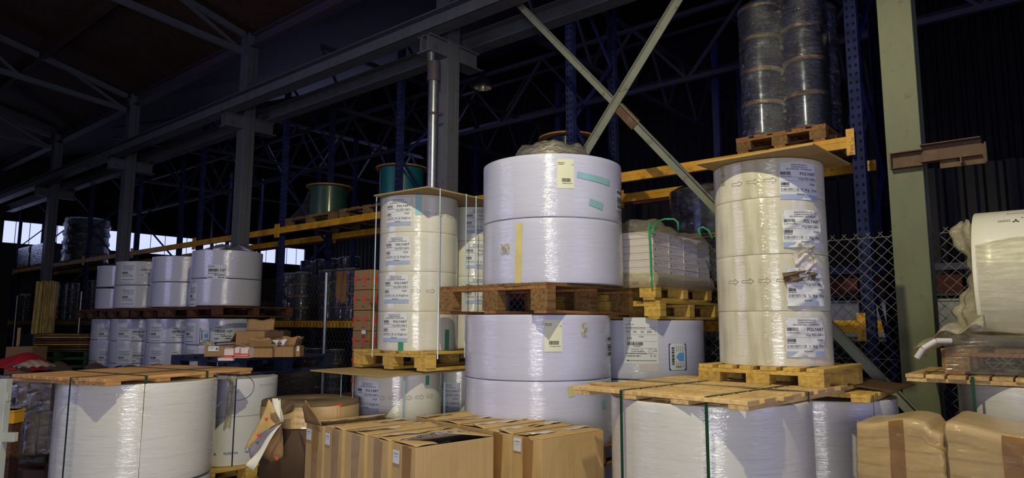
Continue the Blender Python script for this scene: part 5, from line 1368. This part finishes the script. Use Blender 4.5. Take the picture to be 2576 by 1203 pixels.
def wrap_shell(pts, r, z0, z1, n=120, hh=HH, seed=0, sag=.02):
    """film skin hugging a group of round stacks"""
    cx = sum(p[0] for p in pts)/len(pts); cy = sum(p[1] for p in pts)/len(pts)
    def sup(a):
        d = (math.cos(a), math.sin(a)); best = 0
        # radial distance to union of discs, bridged
        for x, y in pts:
            bx_, by_ = x-cx, y-cy; b = d[0]*bx_+d[1]*by_; q = b*b-(bx_*bx_+by_*by_-r*r)
            if q >= 0: best = max(best, b+math.sqrt(q))
        return best
    base = [sup(2*math.pi*i/n) for i in range(n)]
    sm_ = [max(base[i], .5*(max(base[i-5:i] or [0])+max(base[(i+j) % n] for j in range(6)))*.93) for i in range(n)]
    def g(u, v):
        i = int(round(u*n)) % n; a = 2*math.pi*u; z = z0+(z1-z0)*v
        f = abs(math.sin(math.pi*(z-z0)/hh)); rr_ = sm_[i]+.006-sag*f*.3+.004*math.sin(19*v+7*a+seed)
        return (cx+rr_*math.cos(a), cy+rr_*math.sin(a), z)
    return MB().grid(g, n, 56)
o = wrap_shell([(6.37, 2.18), (6.37, 1.78), (6.77, 2.18), (6.77, 1.78)], .197, zr, zr+4*HH+.02).build('stretch_film', 'film_reels', None); tag(o, 'shiny stretch film round the black cable reels on the high pallet', 'plastic film')
def bag(u, v): return (6.45+.16*math.sin(3.1*v)*math.cos(6.28*u), 1.38+.07*math.sin(3.1*v)*math.sin(6.28*u), 3.20+.30*v+.02*math.sin(19*u+11*v))
o = MB().grid(bag, 20, 14).build('film_bunch', 'film_reels', None); tag(o, 'loose film bunch hanging off the high pallet by the rack post', 'plastic film')
m = MB(); a, z = hit_angle(2088, 93, (6.37, 1.78), .215)
sheet(o, .2, 0, 0, .001, .001, 'label_cream'); 
lb = MB().grid(lambda u, v: (6.37+.217*math.cos(a+(u-.5)*.33), 1.78+.217*math.sin(a+(u-.5)*.33), z+(v-.5)*.09), 6, 3).build('paper_note', 'label_cream', None); tag(lb, 'small cream note under the film on the high reels', 'label')

big = reel_proto(.39, .55, .31, 'cable_green', 'green cable reel under torn film on the rack, left one', group='large cable reels on the top beams')
big.location = (6.72, 9.66, 3.312); 
o = MB().grid(lambda u, v: ((.32+.10*(1-v)+.012*math.sin(23*u+9*v))*math.cos(2.2+2.6*u)-.15*(1-v)**2, (.32+.10*(1-v))*math.sin(2.2+2.6*u)+.35*(1-v)**3*(u < .45), .55*v-.10*(1-v)), 40, 20).build('film_drape', 'film_thin', None); o.location = big.location; o.location.z += .02; tag(o, 'torn shiny film trailing off the green cable reel', 'plastic film')
pallet(1.0, 1.35, (6.72, 9.50, 3.165), 0, 'pallet on the high beam under the green reel', 'wood_brown')
big2 = reel_proto(.40, .60, .335, 'cable_teal', 'teal cable reel on the rack behind the drainpipe', group='large cable reels on the top beams'); big2.location = (6.72, 7.80, 3.312)
pallet(1.0, 1.30, (6.72, 8.02, 3.165), 0, 'pallet on the high beam under the teal reel', 'wood_brown')
big3 = reel_proto(.36, .34, .27, 'cable_black', 'black cable reel with a wide wooden flange above the middle stack', group='large cable reels on the top beams'); big3.location = (6.68, 4.68, 3.49)
pallet(.9, .8, (6.72, 4.80, 3.165), 0, 'pallet on the high beam under the black wide reel', 'wood_brown'); pallet(.9, .8, (6.72, 4.80, 3.328), 0, 'second pallet stacked under the black wide reel', 'wood_brown')
# dark wrapped bulk reels behind the sheet cartons
b4 = reel_proto(.46, .50, .38, 'cable_black', 'dark wrapped drum behind the sheet cartons, upper one', cat='cable drum', name='cable_drum', group='dark wrapped drums behind the sheet cartons')
b4.location = (6.75, 2.85, 2.44); copy_tree(b4, (6.75, 2.85, 1.93), 1, 'dark wrapped drum behind the sheet cartons, lower one', 'dark wrapped drums behind the sheet cartons')
o = MB().lathe([(.47, 0), (.475, .3), (.44, .55), (.475, .8), (.47, 1.02), (.40, 1.06), (0, 1.07)], 60).build('stretch_film', 'film_reels', None); o.location = (6.75, 2.85, 1.92); tag(o, 'stretch film over the two dark drums behind the sheet cartons', 'plastic film')
pallet(1.0, 1.0, (6.72, 2.85, 1.62), 0, 'pallet on the lower beam under the dark drums', 'wood_brown', h=.16); pallet(1.0, 1.0, (6.72, 2.85, 1.775), 0, 'second pallet under the dark drums', 'wood_brown', h=.15)

# smaller wrapped reels on the lower beam level and farther racks
sp = reel_proto(.15, .20, .135, 'cable_black', 'x', ridges=False); sp['group'] = 'x'
sused = False
def small(x, y, z, lab, grp):
    global sused
    if not sused: sused = True; sp.location = (x, y, z); sp['label'] = lab; sp['group'] = grp; return
    copy_tree(sp, (x, y, z), random.uniform(0, 6), lab, grp)
L6 = ['bottom', 'second', 'third', 'fourth', 'top']
def sgroup(px_list, X, z0, n, where, grp, film=True):
    pts = []
    for j, px in enumerate(px_list):
        p = onx(px, 760, X); pts.append((X, p.y))
        for k in range(n): small(X, p.y, z0+.20*k, '%s small reel of the %s column %s' % (L6[k], ['first', 'second', 'third', 'fourth', 'fifth'][j], where), grp)
        if film:
            o = MB().lathe([(.155+.004*(i % 2), n*.2*i/24) for i in range(25)]+[(.1, n*.2+.01), (0, n*.2+.012)], 30).build('stretch_film', 'film_reels', None); o.location = (X, p.y, z0)
            tag(o, 'shiny film on the %s reel column %s' % (['first', 'second', 'third', 'fourth', 'fifth'][j], where), 'plastic film', grp+' film')
sgroup([232, 250], 6.45, 1.612, 5, 'on the lower beam near the white rolls', 'small reels on the lower beam left')
sgroup([143, 160, 180], 6.45, 1.612, 5, 'on the beam beyond the timber bundle', 'small reels on the lower beam beyond the timber')
sgroup([45, 62], 6.45, 1.612, 4, 'on the beam at the far left', 'small reels on the lower beam far left')
sgroup([728, 758, 826, 858, 884], 6.55, 1.612, 4, 'on the lower beam behind the netting', 'small reels behind the netting')
sgroup([735, 765, 800, 850], 6.5, .35, 4, 'near the floor behind the netting', 'small reels near the floor')
sgroup([768, 803, 832, 865, 885], 9.9, 2.13, 5, 'on the far rack under the windows', 'small reels on the far rack')
# big wrapped load far on the upper beam
t = empty('wrapped_load', (6.62, 20.6, 3.165), 0, 'tall dark film-wrapped load of reels on the upper beam in front of the windows', 'wrapped load')
m = MB(); 
for k in range(5):
    z = k*.235; m.lathe([(.0, z), (.52, z), (.55, z+.02), (.55, z+.035), (.49, z+.05), (.485, z+.215), (0, z+.235)], 8)
m.build('reels', 'cable_black', t); MB().lathe([(.56-.03*(i % 5 > 1), 1.18*i/24) for i in range(25)]+[(0, 1.2)], 24).build('stretch_film', 'film_reels', t)
for j, (y, lab) in enumerate(((23.0, 'dark wrapped bale on the upper beam at the far left'), (24.3, 'second dark wrapped bale on the upper beam at the far left'))):
    t = empty('wrapped_bale', (6.6, y, 3.165), 0, lab, 'bale'); MB().box((0, 0, .33), (.9, 1.1, .64)).build('load', 'cardboard_dark', t, bevel=.06); MB().box((0, 0, .33), (.93, 1.13, .65)).build('stretch_film', 'film_reels', t, bevel=.06)

# ------------------------------------------------------------------ carton tower with red marks
tw = onx(925, 800, 4.75)
tproto = None
TW = (5.0, tw.y+.35)
TW = (ond(938, 800, 6.95).x, ond(938, 800, 6.95).y)
ztop = ond(925, 680, 6.9).z; hc = .205
for k in range(6):
    z = ztop-hc*(k+1)
    lab = '%s brown carton with red marks in the tower behind the left narrow stack' % ['top', 'second', 'third', 'fourth', 'fifth', 'lowest'][k]
    if k == 0:
        t = empty('printed_carton', (TW[0], TW[1], z), 0, lab, 'carton', 'tower of cartons with red marks'); tproto = t
        MB().box((0, 0, hc/2), (.30, .26, hc-.004)).build('carton_body', 'cardboard_brown', t, bevel=.006)
        F = Flat()
        for x in (-.12, .03): F.add([(x, .13), (x+.075, .14), (x+.04, .065)], [(0, 2, 1)], 0); F.scrib(x+.07, .10, x+.13, .012, 1, 3); F.scrib(x, .035, x+.05, .007, 1, 5)
        F.build('printed_marks', ['print_red', 'cardboard_dark'], t, on_flat((-.15, .02, 0), (0, -.75, 0), (0, 0, 1)), .002)
        F.build('printed_marks', ['print_red', 'cardboard_dark'], t, on_flat((0, -.13, 0), (1, 0, 0), (0, 0, 1)), .002); snap(t)
    else: copy_tree(tproto, (TW[0]+random.uniform(-.004, .004), TW[1], z), random.uniform(-.01, .01), lab, 'tower of cartons with red marks')
zb = ztop-hc*6
t = empty('timber_trestle', (TW[0], TW[1], 0), 0, 'dark support under the tower of printed cartons', 'stand'); MB().box((0, 0, zb/2-.002), (.4, .4, zb-.004)).build('timber_block', 'wood_dark', t)
m = MB(); p = onx(936, 836, TW[0]-.2); lb = MB().box((0, 0, 0), (.003, .06, .035)).build('paper_note', 'label_paper', None); lb.location = (TW[0]-.19, TW[1]-.10, p.z); tag(lb, 'small bar-code note stuck on the tower of printed cartons', 'label')

# ------------------------------------------------------------------ brown cloth on the fence
pc = onx(858, 690, 5.86)
def cloth(u, v):
    y = pc.y+.12-.24*u; z = ZF+.03-(.47-.08*abs(u-.5)*2*(1 if u < .5 else .2))*v
    return (5.88-.02*math.sin(9*u+2*v)-.015*v, y+.05*v*(u-.6), z)
o = MB().grid(cloth, 16, 16).build('hanging_cloth', 'cloth_brown', None, solid=.012); tag(o, 'brown cloth hung over the top of the fence', 'cloth')

# ------------------------------------------------------------------ far left odds and ends
# timber bundle leaning on its end
t = empty('timber_bundle', (4.35, 15.05, 0), 0, 'upright bundle of long rough planks beside the far column', 'planks')
b0 = ond(98, 905, 15.6); tp0 = ond(104, 702, 15.6)
t.location = (b0.x, b0.y, 0); h = tp0.z
rr = random.Random(4)
for i in range(14):
    u = (i-6.5)*.028; 
    m = MB(); f = rr.uniform(-.05, .08)
    m.bar((u*.75, -u*.85, .0), (u*.75+.04+rr.uniform(-.02, .02), -u*.85-.03, h-.02-rr.uniform(0, .10)), .024, .11, up=(1, 1, 0)); m.build('plank', 'wood_plank', t)
# stacked planks and green pallets
gp = ond(180, 902, 12.9)
zg = gp.z
for k in range(8):
    z = .02+k*.146
    if z+.144 > ond(180, 876, 12.9).z+.01: break
    pallet(1.2, .8, (gp.x+.05, gp.y+.3, z), R(-48), 'green wooden pallet, %s from the floor in the stack by the timber bundle' % ['first', 'second', 'third', 'fourth', 'fifth', 'sixth', 'seventh', 'eighth'][k], 'wood_green', group='stacked green pallets')
    zt_ = z+.144
t = empty('plank_pile', (gp.x+.05, gp.y+.3, zt_+.004), R(-48), 'pile of rough planks and broken boards on the green pallets', 'planks')
n = 0
for k in range(7):
    for j in range(3):
        MB().box((rr.uniform(-.05, .05), -.26+.26*j, .022+k*.044), (1.25+rr.uniform(-.1, .1), .22, .026)).build('plank', ['wood_brown', 'wood_yellow', 'wood_dark'][(k*2+j) % 3], t)
    MB().box((-.4, 0, .044+k*.044-.004), (.05, .75, .016)).build('spacer', 'wood_dark', t); MB().box((.4, 0, .044+k*.044-.004), (.05, .75, .016)).build('spacer', 'wood_dark', t)
# open cardboard bin
bn = ond(42, 912, 11.0)
carton('cardboard_bin', (bn.x+.15, bn.y+.1), .42, .36, ond(42, 873, 11).z-bn.z+.2, R(-50), bn.z-.2, 'open cardboard bin left of the timber bundle', 'cardboard_brown', 'none', cat='bin', tapes=())
t = empty('timber_trestle', (bn.x+.15, bn.y+.1, 0), 0, 'dark stand under the open cardboard bin', 'stand'); MB().box((0, 0, (bn.z-.2)/2), (.5, .4, bn.z-.202)).build('timber_block', 'wood_dark', t)
t = empty('grey_sheet', ond(66, 890, 12.2), 0, 'grey sheet leaning behind the cardboard bin', 'sheet'); MB().box((0, 0, (.35-t.location.z)/2), (.03, .7, .35+t.location.z)).build('panel', 'ribbed_panel', t)
# red cloth over a load
rc = ond(62, 938, 8.6)
def red(u, v):
    x = (u-.5)*.72; y = (v-.5)*.7; z = .03+.20*math.cos(3.0*(u-.45))*math.cos(2.6*(v-.5))+.02*math.sin(9*u+5*v)+.015*math.sin(17*u-8*v)
    return (x, y, z)
o = MB().grid(red, 30, 20).build('red_cloth', 'cloth_red', None, solid=.01); o.location = (rc.x, rc.y, rc.z); o.rotation_euler = (0, 0, R(-50)); tag(o, 'crumpled red cloth thrown over the goods at the far left', 'cloth')
t = empty('wrapped_bale', (rc.x, rc.y, 0), R(-50), 'dark load beneath the red cloth', 'bale'); MB().box((0, 0, (rc.z-.05)/2), (.8, .6, rc.z-.05)).build('load', 'cardboard_dark', t, bevel=.03)
# brown paper-topped load behind the front left lid
q = ond(250, 925, 6.9); 
t = empty('wrapped_bale', (q.x, q.y+.25, 0), R(-50), 'brown torn-topped load just behind the front left lid', 'bale')
MB().box((0, 0, (q.z-.06)/2), (1.3, .7, q.z-.06)).build('load', 'cardboard_dark', t, bevel=.02)
MB().grid(lambda u, v: ((u-.5)*1.34, (v-.5)*.74, q.z-.05+.05*abs(math.sin(9*u+4*v))+.03*math.sin(23*u+6*v)), 40, 16).build('torn_paper', 'cardboard_dark', t)
o = MB().grid(lambda u, v: ((u-.5)*.30, (v-.5)*.22, .06*math.sin(3.1*u)*math.sin(3.1*v)+.02*abs(math.sin(13*u+5*v))), 16, 12).build('crumpled_film', 'film_milky', None); o.location = ond(85, 925, 6.6); tag(o, 'crumpled clear film at the left end of the torn-topped load', 'plastic film')
# film-wrapped bundles under it at the left edge
k = 0
for (px, py, D_, w_, h_) in ((60, 985, 6.3, .30, .30), (100, 1000, 6.1, .26, .34), (78, 1060, 6.1, .28, .30), (112, 1085, 6.0, .24, .36), (64, 1120, 6.1, .30, .30)):
    p = ond(px, py, D_); lab = ['upper left', 'upper right', 'middle left', 'lower right', 'bottom left'][k]; k += 1
    t = empty('wrapped_bundle', (p.x, p.y, p.z-h_/2), R(-50+k*7), '%s brown film-wrapped bundle in the dark at the left edge' % lab, 'bundle', 'film-wrapped bundles at the left edge')
    for j in range(3): MB().box(((j-1)*w_/3, .02*(j % 2), h_/2), (w_/3-.012, .22, h_*(1-.1*(j % 2)))).build('stick_pack', ['cardboard_brown', 'wood_brown', 'cardboard_dark'][j], t, bevel=.006)
    MB().box((0, 0, h_/2), (w_+.02, .26, h_+.01)).build('stretch_film', 'film_reels', t, bevel=.02)
t = empty('timber_trestle', (ond(85, 1100, 6.35).x, ond(85, 1100, 6.35).y, 0), R(-50), 'dark shelf carrying the film-wrapped bundles at the left edge', 'stand')
for z in (.28, .58): MB().box((0, 0, z), (.55, .35, .02)).build('shelf_board', 'wood_dark', t)
for sx in (-1, 1): 
    for sy in (-1, 1): MB().box((sx*.27, sy*.17, .45), (.04, .04, .9)).build('leg', 'wood_dark', t)
# white painted post and yellow crate
p = ond(3, 1070, 3.9)
t = empty('painted_post', (p.x, p.y, 0), R(-50), 'white painted timber post with a short crossbar at the left edge', 'post')
MB().box((0, 0, .625), (.05, .05, 1.25)).build('upright', 'paint_white', t, bevel=.003); MB().box((.03, 0, ond(10, 1100, 3.9).z), (.12, .035, .05)).build('crossbar', 'paint_white', t, bevel=.003); MB().box((-.05, 0, 1.15), (.16, .03, .05)).build('crossbar', 'paint_white', t, bevel=.003); MB().box((0, 0, .02), (.3, .3, .04)).build('foot', 'paint_white', t)
p = ond(26, 1044, 5.3)
t = empty('yellow_crate', (p.x, p.y, p.z-.06), R(-50), 'small yellow crate behind the white painted post', 'crate')
MB().bb(-.07, .07, -.06, .06, 0, .10).build('crate_body', 'crate_yellow', t, bevel=.006); MB().bb(-.075, .075, -.065, .065, .085, .10).build('rim', 'crate_yellow', t, bevel=.003)
t = empty('timber_trestle', (p.x, p.y, 0), R(-50), 'thin dark stand under the yellow crate', 'stand'); MB().bb(-.06, .06, -.05, .05, 0, p.z-.062).build('timber_block', 'wood_dark', t)
# pale boards leaning far left
for px, lab in ((45, 'pale board leaning beside the cardboard bin'), (76, 'pale slanting board right of the cardboard bin')):
    a_ = ond(px-3, 905, 13); b_ = ond(px+(4 if px < 60 else 12), 825 if px < 60 else 845, 13.1); m = MB(); a_ = a_+(a_-b_)*(a_.z/(b_-a_).z); m.bar((0, 0, 0), b_-a_, .05, .02, up=(1, 1, 0)); o = m.build('leaning_board', 'wood_new', None); o.location = a_; tag(o, lab, 'board', 'pale boards leaning at the far left')
for o in list(bpy.data.objects):
    if o.name.startswith('label_sticker') and o.parent and o.parent.name.startswith('film_bunch'): bpy.data.objects.remove(o)
for pr_ in list(PROTO): pass
